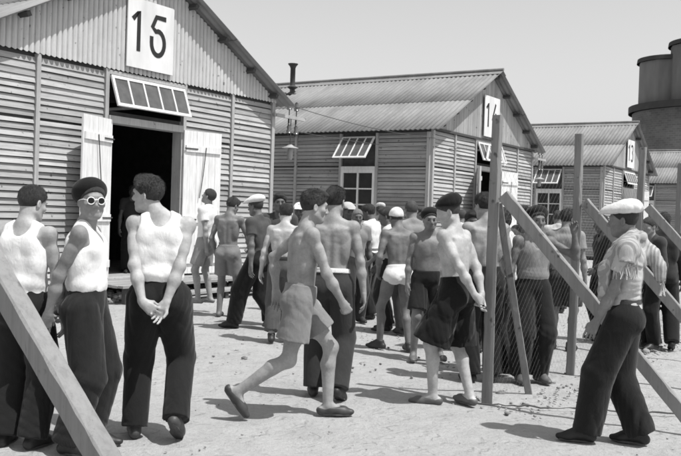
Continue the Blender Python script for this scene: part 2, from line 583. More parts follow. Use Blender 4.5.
        for i, ((x, y), (l1, l2)) in enumerate(zip(ks, ls)):
            a1 = R(curl[0] + 3 * i); a2 = a1 + R(curl[1] + 2 * i)
            p0 = q(x, y, 0)
            sp = (x * 3.2)
            p1 = p0 + (d * cos(a1) + pn * sin(a1) + th * sp) * l1 * s
            p2 = p1 + (d * cos(a2) + pn * sin(a2)) * l2 * s
            rr = .0086 * s * fr_
            f.op(cone(p0, p1, rr * 1.05, rr), .0022 * s)
            f.op(cone(p1, p2, rr, rr * .85), .0022 * s)
        c = R(curl[0] * .5)
        t0 = q(.016, .018, -.004)
        t1 = t0 + (d * .72 + th * .62 * cos(c) + pn * (.15 + .5 * sin(c))) * .046 * s
        t2 = t1 + (d * .9 + th * (.25 - .8 * sin(c)) + pn * (.2 + sin(c))) * .034 * s
        f.op(cone(t0, t1, .0155 * s, .0115 * s * fr_ ** .5), .010 * s)
        f.op(cone(t1, t2, .0110 * s * fr_ ** .5, .0092 * s * fr_), .004 * s)
    def leg(f, sd):
        hp, K, A = hips[sd], knee[sd], ank[sd]
        f.op(cone(hp, K, .084 * s * fat_ ** .5, .053 * s), .04 * s)
        f.op(ell(hp * .6 + K * .4 + RP @ np.array([0, .012, 0]) * s, np.array([.072, .078, .15]) * s), .04 * s)
        f.op(ell(K, np.array([.047, .050, .056]) * s), .03 * s)
        kd = unit(A - K); fwd = Rz(-toe[sd]) @ np.array([0, 1., 0]); bk = -unit(fwd - kd * (fwd @ kd))
        c1 = K * .70 + A * .30 + bk * .018 * s
        f.op(cone(K, c1, .048 * s, .054 * s), .03 * s)
        f.op(cone(c1, A, .052 * s, .034 * s), .02 * s)
        f.op(cone(K, A, .040 * s, .033 * s), .02 * s)
        # foot
        f.op(cone(Pf(sd, 0, -.045, .036), Pf(sd, 0, .02, .05), .033 * s, .034 * s), .02 * s)
        f.op(cone(Pf(sd, 0, 0, .068), Pf(sd, 0, .10, .032), .035 * s, .028 * s), .02 * s)
        f.op(cone(Pf(sd, .0, .07, .026), Pf(sd, sd * -.006, .15, .020), .036 * s, .026 * s, (FR[sd][:, 2], .65)), .02 * s)
    def head(f):
        e = lambda c, r, k=.02, mode='u', M=None: f.op(ell(Ph(*c), np.array(r) * s, RH if M is None else RH @ M), k * s, mode)
        f.op(cone(Pt(0, -.02, 1.44), Ph(0, -.018, -.055), .060 * s, .056 * s), .03 * s)
        e((0, -.012, .030), (.076, .096, .088))
        e((0, .022, -.030), (.063, .068, .078), .03)
        e((0, .055, -.085), (.034, .034, .028), .03)
        for sd in (-1, 1):
            f.op(cone(Ph(sd * .055, -.005, -.055), Ph(sd * .022, .062, -.092), .020 * s, .018 * s), .025 * s)
            e((sd * .047, .058, -.018), (.022, .022, .018), .02)
        f.op(cone(Ph(-.036, .078, .032), Ph(.036, .078, .032), .012 * s, .012 * s), .015 * s)
        for sd in (-1, 1): e((sd * .032, .100, .008), (.019, .020, .014), .012, 's')
        f.op(cone(Ph(0, .086, .016), Ph(0, .108, -.022), .0085 * s, .0125 * s), .010 * s)
        for sd in (-1, 1): e((sd * .012, .098, -.030), (.010, .011, .009), .006)
        f.op(cone(Ph(-.018, .086, -.058), Ph(.018, .086, -.058), .009 * s, .009 * s), .008 * s)
        f.op(cone(Ph(-.026, .096, -.0585), Ph(.026, .096, -.0585), .0035 * s, .0035 * s), .005 * s, 's')
        for sd in (-1, 1):
            M = Rz(sd * 22)
            e((sd * .080, -.012, -.008), (.010, .020, .032), .008, 'u', M)
            e((sd * .088, -.008, -.004), (.006, .010, .018), .006, 's', M)

    f = Field(lo, hi, vox)
    torso(f)
    for sd in (-1, 1):
        leg(f, sd); arm(f, sd); hand(f, sd)
    head(f)
    body = field_obj('person', f, mat, None, 1)
    body.location = (xy[0], xy[1], z0)
    body.rotation_euler = (0, 0, -R(F))
    tag(body, label, cat, group)
    del f
    hv = max(vox * .85, .0055)

    # hair
    if hair:
        kind, hvv = hair
        f = Field(hc - .19 * s, hc + .19 * s, hv)
        g = {'short': .006, 'thick': .013, 'crop': .004, 'bald': .003}[kind]
        f.op(ell(Ph(0, -.013, .030), (np.array([.0765, .097, .088]) + .0035) * s, RH), .01)
        f.op(ell(Ph(0, -.010, .050), (np.array([.070, .090, .074]) + g) * s, RH), .02)
        if kind == 'thick':
            f.op(ell(Ph(.012, .050, .103), np.array([.055, .042, .026]) * s, RH), .025)
        f.op(plane(Ph(0, .082, .072), RH @ np.array([0, .68, -.73])), .008 * s, 'i')
        if kind == 'bald':
            f.op(ell(Ph(0, .01, .10), np.array([.07, .09, .06]) * s, RH), .01, 's')
        for sd in (-1, 1):
            f.op(ell(Ph(sd * .085, .012, -.025), np.array([.022, .036, .032]) * s, RH), .008 * s, 's')
        nf = folds(seed + 3, .0026 if kind != 'crop' else .0014, [(60, 50, 30, .6), (50, 80, 50, .6), (150, 130, 110, .5)])
        f.wrinkle(nf)
        ho = field_obj('hair', f, hair_mat(hvv), body, 0)
        if vox < .010 and kind != 'bald' and not any(w[0] in ('beret', 'cap', 'bandana') for w in wear):
            strands(ho, RH, hc, s, 5200 if vox < .007 else 1800, .00075 if vox < .007 else .0013, {'crop': .006, 'short': .013, 'thick': .024}[kind], seed)
    if face:
        f = Field(hc - .16 * s, hc + .16 * s, .0035)
        for sd in (-1, 1):
            f.op(cone(Ph(sd * .016, .096, .030), Ph(sd * .046, .083, .033), .0042 * s, .003 * s), .003)
        field_obj('eyebrows', f, hair_mat(.03), body, 0)
        for sd in (-1, 1):
            f = Field(Ph(sd * .032, .078, .01) - .03, Ph(sd * .032, .078, .01) + .03, .0025)
            f.op(ell(Ph(sd * .032, .0745, .009), np.array([.0135, .0135, .009]) * s, RH), .002)
            field_obj('eye', f, simple('eye_dark', .05, .25), body, 0)

    for w in wear:
        kind, val = w[0], w[1]
        o = w[2] if len(w) > 2 else {}
        nm = o.get('name')
        if kind in ('trousers', 'shorts', 'briefs'):
            wide = o.get('wide', 1.)
            top = o.get('top', 1.075 if kind == 'trousers' else 1.05)
            pts = [Pv(-.2, -.2, top), Pv(.2, .2, .85), *knee.values(), *hips.values()] + (list(ank.values()) if kind == 'trousers' else [])
            lo2 = np.min(pts, 0) - .19; hi2 = np.max(pts, 0) + .19
            f = Field(lo2, hi2, max(vox, .007))
            g = .014
            f.op(ell(Pv(0, 0, .965), np.array([.158 * fat_ + g, .108 * fat_ + g, .125]) * s, RP), .03)
            f.op(ell(Pt(0, .008, 1.085), np.array([.135 * fat_ + g, .098 * fat_ ** 1.5 + g, .14]) * s, RT), .05 * s)
            for sd in (-1, 1): f.op(ell(Pv(sd * .072, -.048, .915), np.array([.098, .098, .10]) * s, RP), .03 * s)
            if kind == 'briefs':
                for sd in (-1, 1):
                    k1 = hips[sd] * .84 + knee[sd] * .16
                    f.op(cone(hips[sd], k1, .100 * s, .094 * s, None, True), .02 * s)
            elif kind == 'shorts':
                L = o.get('len', .62)
                for sd in (-1, 1):
                    k1 = hips[sd] * (1 - L) + knee[sd] * L if L <= 1 else knee[sd] + (ank[sd] - knee[sd]) * (L - 1)
                    if L <= 1:
                        f.op(cone(hips[sd], k1, .098 * s, .104 * wide * s, None, True), .03 * s)
                    else:
                        f.op(cone(hips[sd], knee[sd], .098 * s, .105 * wide * s), .03 * s)
                        f.op(cone(knee[sd], k1, .105 * wide * s, .108 * wide * s, None, True), .02 * s)
            else:
                for sd in (-1, 1):
                    d = ank[sd] - knee[sd]
                    end = knee[sd] + d * o.get('len', 1.02)
                    f.op(cone(hips[sd], knee[sd], .108 * s * o.get('thigh', 1.), .100 * wide * s), .03 * s)
                    bk = Rz(-toe[sd]) @ np.array([0, -.02, 0]) * s
                    f.op(cone(knee[sd], end + bk, .098 * wide * s, .086 * wide * s, None, True), .02 * s)
            f.op(plane(Pt(0, 0, top), RT @ np.array([0, 0, 1.])), .004, 'i')
            am = o.get('amp', .0045)
            fa = folds(seed, am * 1.35, [(18, 18, 3.5, .8), (40, 38, 8, .5)])
            fb = folds(seed + 9, am * .8, [(22, 26, 34, .6)])
            kz = np.mean([k[2] for k in knee.values()])
            def wf(Pp):
                zk = np.exp(-((Pp[:, 2] - kz) / .13) ** 2) + .9 * np.exp(-((Pp[:, 2] - .12) / .10) ** 2) + .8 * np.exp(-((Pp[:, 2] - .86 * s) / .08) ** 2)
                fade = np.clip((top * s - Pp[:, 2]) / .12, .15, 1)
                return (fa(Pp) + fb(Pp) * (.35 + zk)) * fade
            f.wrinkle(wf)
            field_obj({'trousers': 'trousers', 'shorts': 'shorts', 'briefs': 'briefs'}[kind], f, cloth('cloth_%03d' % round(val * 1000), val), body, 1)
            if o.get('belt') is not None:
                f = Field(Pt(0, 0, top) - .24, Pt(0, 0, top) + .24, max(vox * .8, .006))
                f.op(ell(Pv(0, 0, .965), np.array([.158 * fat_ + .02, .108 * fat_ + .02, .125]) * s, RP), .03)
                f.op(ell(Pt(0, .008, 1.085), np.array([.135 * fat_ + .022, .098 * fat_ ** 1.5 + .022, .14]) * s, RT), .05 * s)
                f.op(plane(Pt(0, 0, top + .004), RT @ np.array([0, 0, 1.])), .003, 'i')
                f.op(plane(Pt(0, 0, top - .034), RT @ np.array([0, 0, -1.])), .003, 'i')
                f.wrinkle(folds(seed + 5, .003, [(20, 20, 30, .6)]))
                field_obj('waistband' if o['belt'] > .3 else 'belt', f, cloth('cloth_%03d' % round(o['belt'] * 1000), o['belt']), body, 0)
        elif kind in ('tank', 'tee', 'jacket', 'shirt'):
            pts = [Pt(-.2, -.15, 1.5), Pt(.2, .15, .95), *sh.values()]
            if kind != 'tank': pts += list(elb.values())
            if kind in ('jacket', 'shirt'): pts += list(wri.values())
            lo2 = np.min(pts, 0) - .13; hi2 = np.max(pts, 0) + .13
            f = Field(lo2, hi2, max(vox, .0068))
            g = {'tank': .012, 'tee': .014, 'jacket': .024, 'shirt': .018}[kind]
            torso(f, g, .05, True, kind != 'tank')
            if kind == 'tank':
                f.op(ell(Pt(0, -.004, 1.095), np.array([.150 * fat_, .116 * fat_, .060]) * s, RT), .05 * s)
                f.op(ell(Pv(0, 0, .965), (np.array([.158, .108, .115]) * fat_ + g) * s, RP), .03)
                for sd in (-1, 1):
                    f.op(ell(Pt(sd * .208, .0, 1.435), np.array([.082, .2, .125]) * s, RT), .012 * s, 's')
                f.op(ell(Pt(0, .13, 1.50), np.array([.072, .13, .145]) * s, RT), .01 * s, 's')
                f.op(ell(Pt(0, -.12, 1.52), np.array([.082, .12, .115]) * s, RT), .01 * s, 's')
                f.op(cone(Pt(0, 0, 1.45), Pt(0, 0, 1.65), .066 * s, .075 * s), .008 * s, 's')
            else:
                for sd in (-1, 1):
                    f.op(ell(sh[sd], np.array([.052, .053, .058]) * s + g, None), .045 * s)
                    if kind == 'tee':
                        f.op(cone(sh[sd], sh[sd] * .45 + elb[sd] * .55, .062 * s, .068 * s, None, True), .03 * s)
                    else:
                        f.op(cone(sh[sd], elb[sd], .064 * s, .055 * s), .03 * s)
                        f.op(cone(elb[sd], wri[sd], .055 * s, .042 * s, None, True), .02 * s)
                f.op(cone(Pt(0, .01, 1.46), Pt(0, .03, 1.65), .066 * s, .08 * s), .008 * s, 's')
                if o.get('open'):
                    f.op(ell(Pt(0, .13, 1.42), np.array([.05, .06, .13]) * s, RT), .008 * s, 's')
            bt = {'tank': 1.02, 'tee': 1.0, 'jacket': .84, 'shirt': 1.0}[kind]
            if 'top' in o: bt = o['top']
            f.op(plane(Pt(0, 0, bt), RT @ np.array([0, 0, -1.])), .004, 'i')
            am = o.get('amp', .0030)
            fa = folds(seed + 1, am, [(14, 16, 34, .7), (30, 30, 16, .5)])
            fb = folds(seed + 4, am, [(9, 9, 75, .6)])
            zz = Pt(0, 0, 1.1)[2]
            f.wrinkle(lambda Pp: fa(Pp) * np.clip(.35 + (1.40 * s - Pp[:, 2]) * 2.2, .3, 1.1) + fb(Pp) * np.exp(-((Pp[:, 2] - zz) / .09) ** 2))
            st = o.get('stripes')
            field_obj({'tank': 'tank_top', 'tee': 'shirt', 'jacket': 'jacket', 'shirt': 'shirt'}[kind], f, cloth('cloth_%03d%s' % (round(val * 1000), 's' if st else ''), val, st), body, 1)
        elif kind in ('shoes', 'slippers'):
            for sd in (-1, 1):
                c = Pf(sd, 0, .05, .04)
                f = Field(c - .19, c + .19, .0065)
                f.op(cone(Pf(sd, 0, -.052, .032), Pf(sd, 0, .03, .034), .036 * s, .036 * s), .02 * s)
                f.op(cone(Pf(sd, 0, .03, .034), Pf(sd, -sd * .004, .12, .026), .036 * s, .044 * s, (FR[sd][:, 2], .8)), .02 * s)
                f.op(cone(Pf(sd, 0, .10, .026), Pf(sd, -sd * .008, .175, .022), .044 * s, .030 * s, (FR[sd][:, 2], .75)), .02 * s)
                if kind == 'shoes':
                    f.op(cone(Pf(sd, 0, -.005, .088), Pf(sd, 0, .10, .042), .045 * s, .037 * s), .02 * s)
                    f.op(cone(Pf(sd, 0, -.03, .040), Pf(sd, 0, -.008, .095), .041 * s, .045 * s), .02 * s)
                    f.op(cone(Pf(sd, 0, .015, .050), Pf(sd, 0, .05, .048), .042 * s, .040 * s), .02 * s)
                    f.op(plane(Pf(sd, 0, 0, .112), FR[sd] @ np.array([0, -.15, 1.])), .006, 'i')
                else:
                    f.op(cone(Pf(sd, 0, .02, .052), Pf(sd, 0, .11, .036), .042 * s, .036 * s), .02 * s)
                    f.op(plane(Pf(sd, 0, 0, .058), FR[sd] @ np.array([0, -.06, 1.])), .006, 'i')
                f.op(plane(Pf(sd, 0, 0, -.004), FR[sd] @ np.array([0, 0, -1.])), .004, 'i')
                so_ = field_obj('shoe' if kind == 'shoes' else 'slipper', f, simple('leather_%03d' % round(val * 1000), val, .5, .3, 12, .4), body, 1)
                if vox < .007:
                    m = MB(); n0 = 22; ring = []
                    for i in range(n0):
                        t = 2 * pi * i / n0
                        yy = .060 + .128 * sin(t)
                        wdt = (.044 if yy > .03 else .036) * (1 - .12 * math.exp(-((yy - .03) / .03) ** 2))
                        ring.append((-sd * .004 * (yy > .03) + wdt * cos(t) * (abs(cos(t)) ** -.25 if abs(cos(t)) > .05 else 1), yy))
                    for z in (-.002, .011): m.V += [tuple(Pf(sd, x, y, z)) for x, y in ring]
                    for i in range(n0): m.F.append((i, (i + 1) % n0, n0 + (i + 1) % n0, n0 + i))
                    m.F.append(tuple(range(n0 - 1, -1, -1))); m.F.append(tuple(range(n0, 2 * n0)))
                    m.build('sole', simple('sole_leather', .07, .7, .3, 12), so_)
        elif kind == 'beret':
            f = Field(Ph(0, 0, .09) - .21, Ph(0, 0, .09) + .21, hv)
            tx = o.get('tilt', 10)
            M = RH @ Ry(tx) @ Rx(o.get('back', 14))
            bk_ = o.get('back', 14)
            f.op(ell(Ph(tx * .0012, -.032 - bk_ * .0002, .074 - bk_ * .0004), np.array([.114, .122, .064 + bk_ * .0003]) * s, M), .01)
            f.op(ell(Ph(tx * .0035, -.045, .110 - bk_ * .0005), np.array([.080, .080, .036]) * s, M), .04 * s)
            f.op(plane(Ph(0, .078, .080), RH @ np.array([0, math.tan(R(24 + bk_ * .75)), -1.])), .016 * s, 'i')
            f.op(cone(Ph(tx * .0012, -.04, .125), Ph(tx * .0012, -.045, .142), .004 * s, .003 * s), .003 * s)
            f.wrinkle(folds(seed, .004, [(22, 22, 8, .8), (50, 44, 20, .3)]))
            field_obj('beret', f, cloth('felt_%03d' % round(val * 1000), val), body, 1)
        elif kind == 'cap':
            f = Field(Ph(0, .03, .09) - .22, Ph(0, .03, .09) + .22, hv)
            M = RH @ Rx(o.get('back', -8)); cs = o.get('size', 1.)
            f.op(ell(Ph(0, .006, .078), np.array([.108, .135, .054]) * s * cs, M), .01)
            f.op(ell(Ph(0, -.05, .105), np.array([.085, .07, .040]) * s * cs, RH), .03 * s)
            f.op(ell(Ph(0, .125, .064), np.array([.072, .060, .010]) * s, RH @ Rx(-14)), .015 * s)
            f.op(plane(Ph(0, 0, .056), RH @ np.array([0, .05, -1.])), .006 * s, 'i')
            f.wrinkle(folds(seed, .0045, [(26, 22, 10, .8), (60, 44, 20, .3)]))
            field_obj('cap', f, cloth('capcloth_%03d' % round(val * 1000), val), body, 1)
        elif kind == 'bandana':
            f = Field(Ph(0, 0, .07) - .2, Ph(0, 0, .07) + .2, hv)
            f.op(ell(Ph(0, -.014, .036), np.array([.088, .110, .098]) * s, RH), .01)
            f.op(plane(Ph(0, .06, .050), RH @ np.array([0, .40, -1.])), .008 * s, 'i')
            f.wrinkle(folds(seed, .004, [(40, 40, 20, .8)]))
            field_obj('headscarf', f, cloth('capcloth_%03d' % round(val * 1000), val), body, 1)
        elif kind == 'sunglasses':
            m = MB(); l = MB()
            for sd in (-1, 1):
                c = (sd * .033, .104, .008)
                ring = [Ph(c[0] + .0235 * cos(t), c[1] - abs(c[0] + .0235 * cos(t)) * .10, c[2] + .0225 * sin(t)) for t in np.linspace(0, 2 * pi, 21)]
                m.tube(ring, .0034 * s, 8)
                n0 = len(l.V)
                l.V += [tuple(Ph(c[0] + .0225 * cos(t), c[1] + .001 - abs(c[0] + .0225 * cos(t)) * .10, c[2] + .0215 * sin(t))) for t in np.linspace(0, 2 * pi, 21)[:-1]]
                l.F.append(tuple(range(n0, n0 + 20)))
                m.tube([Ph(sd * .058, .098, .012), Ph(sd * .078, .082, .016), Ph(sd * .084, .02, .010), Ph(sd * .084, -.015, .004)], .0026 * s, 8)
            m.tube([Ph(-.011, .108, .014), Ph(0, .112, .018), Ph(.011, .108, .014)], .0030 * s, 8)
            fr = m.build('sunglasses', simple('white_celluloid', .8, .35, .02), body, True)
            l.build('lens', simple('dark_lens', .010, .25, 0, 1, .3, bmp=0), fr)
        elif kind == 'shawl':
            c = Pt(0, 0, 1.42)
            f = Field(c - np.array([.33, .33, .42]) * s, c + np.array([.33, .33, .24]) * s, .0068)
            def path(pts, r, k=.03, fl=None):
                pp = [Pt(*q) for q in pts]
                for a, b in zip(pp[:-1], pp[1:]): f.op(cone(a, b, r * s, r * s, fl), k * s)
            torso(f, .026, .05, True, False)
            for sd in (-1, 1):
                f.op(ell(sh[sd] + np.array([0, 0, .01]), np.array([.070, .078, .066]) * s), .05 * s)
                f.op(cone(Pt(sd * .03, -.03, 1.53), Pt(sd * .16, -.02, 1.455), .055 * s, .050 * s), .03 * s)
            f.op(plane(Pt(0, -.05, 1.36), RT @ np.array([.15, .5, -1.])), .012, 'i')
            f.op(ell(Pt(.02, .16, 1.36), np.array([.075, .12, .22]) * s, RT), .02 * s, 's')
            f.op(cone(Pt(0, .0, 1.44), Pt(0, .02, 1.66), .068 * s, .085 * s), .012 * s, 's')
            path([(-.02, -.12, 1.47), (-.02, -.18, 1.40), (-.02, -.225, 1.31), (-.02, -.235, 1.24)], .036, .05)
            path([(.05, -.12, 1.47), (.05, -.18, 1.40), (.06, -.225, 1.31), (.06, -.235, 1.22)], .036, .05)
            path([(-.10, .06, 1.46), (-.115, -.04, 1.52), (-.06, -.10, 1.525), (.04, -.105, 1.525), (.115, -.04, 1.51), (.11, .06, 1.46)], .030, .02)
            path([(-.16, .06, 1.42), (-.17, .12, 1.30), (-.17, .13, 1.12), (-.16, .12, 1.02)], .028, .04)
            path([(-.12, .10, 1.40), (-.13, .15, 1.28), (-.13, .155, 1.08)], .026, .05)
            f.op(cone(Pt(-.17, -.01, 1.44), Pt(-.215, -.005, 1.33), .062 * s, .058 * s, None, True), .04 * s)
            nk = Pt(0, -.01, 1.50)
            wob = folds(seed, .003, [(60, 40, 14, .8), (26, 30, 20, .6)])
            def rings(Pp):
                d = np.sqrt((Pp[:, 0] - nk[0]) ** 2 + (Pp[:, 1] - nk[1]) ** 2 + .8 * (Pp[:, 2] - nk[2]) ** 2)
                return .0030 * (1 - 2 * np.abs(np.sin(d * 78 + 1.2 * np.sin(Pp[:, 0] * 17) + np.sin(Pp[:, 1] * 13))) ** .8) + wob(Pp)
            f.wrinkle(rings)
            ob = field_obj('shawl', f, cloth('shawl_cloth', val, ('RINGS', 15, .66)), body, 1)
            rng = random.Random(3)
            for n_, part in ((28, 0), (18, 1)):
                m = MB()
                for i in range(n_):
                    u = i / (n_ - 1)
                    if part == 0: a = Pt(-.258 + rng.uniform(-.01, .006) + .05 * abs(u - .5), -.085 + .16 * u, 1.325 + rng.uniform(-.02, .01))
                    else: a = Pt(-.05 + .13 * u, -.25, 1.20 + rng.uniform(-.02, .02))
                    b = a + np.array([rng.uniform(-.014, .014), rng.uniform(-.014, .014), -.045]) * s
                    c2 = b + np.array([rng.uniform(-.012, .012), rng.uniform(-.012, .012), -.04]) * s
                    m.tube([a, b, c2], .0042 * s, 5, [.0038, .0046, .003])
                m.build('fringe', cloth('shawl_fringe', val * 1.05), ob, True)
    return body

# ------------------------------------------------------------------ barracks
AZ = R(32.402)
Dv = np.array([sin(AZ), cos(AZ)]); Nv = np.array([cos(AZ), -sin(AZ)])
BW, HG, RISE, OV, SO = 7.587, 3.90, 2.045, .41, .256
BAY = BW / 5.37
TS = [0, BAY, 2 * BAY, 3.37 * BAY, 4.37 * BAY, BW]
SLOPE = (RISE - .08) / (BW / 2)
RZ = HG + RISE
def roofz(x): return RZ - SLOPE * abs(x - BW / 2)

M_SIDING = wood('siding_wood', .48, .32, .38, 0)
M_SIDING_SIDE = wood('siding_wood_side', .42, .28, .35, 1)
M_BATTEN = wood('batten_wood', .44, .25, .15, 2)
M_PLANK = wood('gable_plank_wood', .42, .20, .28, 2)
M_GABLE = wood('gable_sheet', .54, .22, 0, 2)
M_BACK = simple('tarred_boarding', .07, .95, .3)  # dark tone stands in for shade behind board gaps and transoms
M_ROOF = None
M_WHITE = simple('white_paint', .66, .7, .16, 3, .3, (1, 1, .3), .3, 60, .003)
M_WHITE_WORN = simple('worn_white_paint', .68, .75, .18, 4, .25, (6, 6, .8), .35, 40, .004)
M_BLACKP = simple('black_paint', .022, .6, .2)
M_DARKWOOD = wood('dark_beam_wood', .09, .3, .2, 1)
M_POST = wood('post_wood', .25, .28, .10, 2)
M_GLASS = simple('window_glass', .03, .06, .25, 3, .7, bmp=0)
M_IRON = simple('dark_iron', .05, .55, .3, 20, .4)
M_PORC = simple('glazed_porcelain', .10, .2, .2, 8, .6)
M_INSIDE = simple('dark_room', .32, .95, .3)

def roof_material():
    m, nt, b = new_mat('roof_cement_sheet')
    vec = coords(nt)
    c = ramp(nt, noise(nt, vec, .9, 5, .65), [(.3, .27), (.7, .33)])
    c = mul(nt, c, ramp(nt, noise(nt, coords(nt, (.6, 5, .6)), 3, 4), [(.3, .84), (.7, 1)]))
    c = mul(nt, c, ramp(nt, noise(nt, vec, 30, 3), [(.3, .90), (.7, 1)]))
    c = mul(nt, c, ramp(nt, noise(nt, coords(nt, (.5, 1.6, .5)), 1.1, 6, .7), [(.32, .74), (.55, 1)]))
    sn = nt.nodes.new('ShaderNodeVectorMath'); sn.operation = 'SNAP'; sn.inputs[1].default_value = (3.8, 1.06, 50)
    nt.links.new(vec, sn.inputs[0])
    wn = nt.nodes.new('ShaderNodeTexWhiteNoise'); nt.links.new(sn.outputs[0], wn.inputs['Vector'])
    c = mul(nt, c, ramp(nt, wn.outputs['Value'], [(0, .84), (1, 1)]))
    nt.links.new(c, b.inputs['Base Color'])
    b.inputs['Roughness'].default_value = .9
    b.inputs['Specular IOR Level'].default_value = .2
    bump(nt, b, noise(nt, vec, 60, 4), .3, .004)
    return m
M_ROOF = roof_material()

def wavy(m, p0, along, across, L, Wd, nrm, pitch, amp, thick=.008, phase=0, nper=8, end_var=None):
    """corrugated sheet: waves advance 'along' L, straight run 'across' Wd, thickness below"""
    n = max(2, int(L / pitch * nper))
    p0, along, across, nrm = (np.array(q, float) for q in (p0, along, across, nrm))
    base = len(m.V)
    for i in range(n + 1):
        u = L * i / n
        h = amp * cos(2 * pi * u / pitch + phase)
        for t in (0, 1):
            for k in (0, 1):
                m.V.append(tuple(p0 + along * u + across * Wd * t + nrm * (h - thick * k)))
    for i in range(n):
        a = base + 4 * i; b = a + 4
        m.F += [(a, b, b + 2, a + 2), (a + 1, a + 3, b + 3, b + 1), (a, a + 1, b + 1, b), (a + 2, b + 2, b + 3, a + 3)]
    e = base + 4 * n
    m.F += [(base, base + 2, base + 3, base + 1), (e, e + 1, e + 3, e + 2)]

def glyph_strokes(ch):
    if ch == '1': return [[(-.04, .80), (.17, 1.0), (.17, 0)]], .34
    if ch == '5':
        arc = [(.10, .56)] + [(.30 + .27 * cos(t), .31 + .31 * sin(t)) for t in np.linspace(R(110), R(-178), 18)] + [(.03, .46)]
        return [[(.58, .97), (.22, .97), (.06, .70)] + arc[1:]], .6
    if ch == '4': return [[(.40, 1.0), (.02, .34), (.60, .34)], [(.44, .60), (.44, 0)]], .62
    if ch == '3':
        return [[(.04, .92)] + [(.27 + .23 * cos(t), .76 + .22 * sin(t)) for t in np.linspace(R(120), R(-80), 9)] +
                [(.27 + .27 * cos(t), .28 + .28 * sin(t)) for t in np.linspace(R(80), R(-130), 11)] + [(.03, .10)]], .58
    return [], .5

def numeral(text_, x0, z0, h, y, parent, w=.062):
    x = x0
    for ch in text_:
        st, adv = glyph_strokes(ch)
        m = MB()
        for line in st:
            pts = [np.array([x + a * h * .85, y, z0 + b * h]) for a, b in line]
            nn = len(pts); Ls = []
            for i in range(nn):
                d = pts[min(i + 1, nn - 1)] - pts[max(i - 1, 0)]
                d = unit(d); q = np.array([-d[2], 0, d[0]])
                Ls.append((pts[i] + q * w / 2, pts[i] - q * w / 2))
            Ls[0] = tuple(v - unit(pts[1] - pts[0]) * w * .3 for v in Ls[0])
            for i in range(nn - 1):
                a, b = Ls[i], Ls[i + 1]
                bk = np.array([0, .006, 0])
                m.hexa([a[0] + bk, a[1] + bk, b[1] + bk, b[0] + bk, a[0], a[1], b[1], b[0]])
        m.build('painted_digit', M_BLACKP, parent)
        x += adv * h * 1.0 + .16

def slats(m, x0, x1, z0, z1, pitch=.106, axis='x', yb=0., rng=random, top_gap=2.82):
    """lapped weather boards; axis x: front wall (faces -y); axis y: side wall (faces -x)"""
    z = z0
    k = 0
    while z < z1 - .03:
        zt = min(z + pitch - .010 + rng.uniform(-.004, .002), z1)
        if top_gap and z < top_gap < z + pitch: zt = min(zt, z + pitch * .62)
        o0 = -.046 + rng.uniform(-.008, .007) - (.010 if rng.random() < .08 else 0); o1 = -.020 + rng.uniform(-.003, .003)
        za, zb = z + rng.uniform(-.009, .009), z + rng.uniform(-.009, .009)
        a = [(x0, o0, za), (x1, o0 + rng.uniform(-.004, .004), zb), (x1, o0 + .018, zb), (x0, o0 + .018, za),
             (x0, o1, zt), (x1, o1, zt), (x1, o1 + .018, zt), (x0, o1 + .018, zt)]
        if axis == 'y':
            a = [(q[1], q[0], q[2]) for q in a]
            a = [a[1], a[0], a[3], a[2], a[5], a[4], a[7], a[6]]
        m.hexa([(q[0] + (yb if axis == 'y' else 0), q[1] + (yb if axis == 'x' else 0), q[2]) for q in a])
        z += pitch
        k += 1

def sash(root, hinge, width, height, angle, cols, axis='x', mat=None, bar=.045):
    """top hung window pushed out at the bottom; hinge = left end of the hinge line"""
    hx, hy, hz = hinge
    c, s_ = cos(R(angle)), sin(R(angle))
    def P(u, v, w=0):    # u along, v down the sash, w outwards normal
        o = -(v * s_ + w * c); z = hz - v * c + w * s_
        return (hx + u, hy + o, z) if axis == 'x' else (hx + o, hy + u, z)
    fr = MB()
    def bar_(u0, v0, u1, v1, wd):
        d = np.array([u1 - u0, v1 - v0]); d = d / np.linalg.norm(d); q = np.array([-d[1], d[0]]) * wd / 2
        pts = []
        for w in (-.018, .018):
            for (uu, vv) in ((u0 - q[0], v0 - q[1]), (u1 - q[0], v1 - q[1]), (u1 + q[0], v1 + q[1]), (u0 + q[0], v0 + q[1])):
                pts.append(P(uu, vv, w))
        fr.hexa(pts)
    b = bar
    bar_(0, b / 2, width, b / 2, b); bar_(0, height - b / 2, width, height - b / 2, b)
    bar_(b / 2, b, b / 2, height - b, b); bar_(width - b / 2, b, width - b / 2, height - b, b)
    for i in range(1, cols):
        bar_(width * i / cols, b, width * i / cols, height - b, b * .7)
    o = fr.build('transom_window', mat or M_WHITE_WORN, root)
    g = MB()
    g.poly([P(b, b), P(width - b, b), P(width - b, height - b), P(b, height - b)], [(0, 1, 2, 3)])
    g.build('pane', simple('dusty_glass', .09, .15, .35, 5, .7, bmp=0), o)
    return o

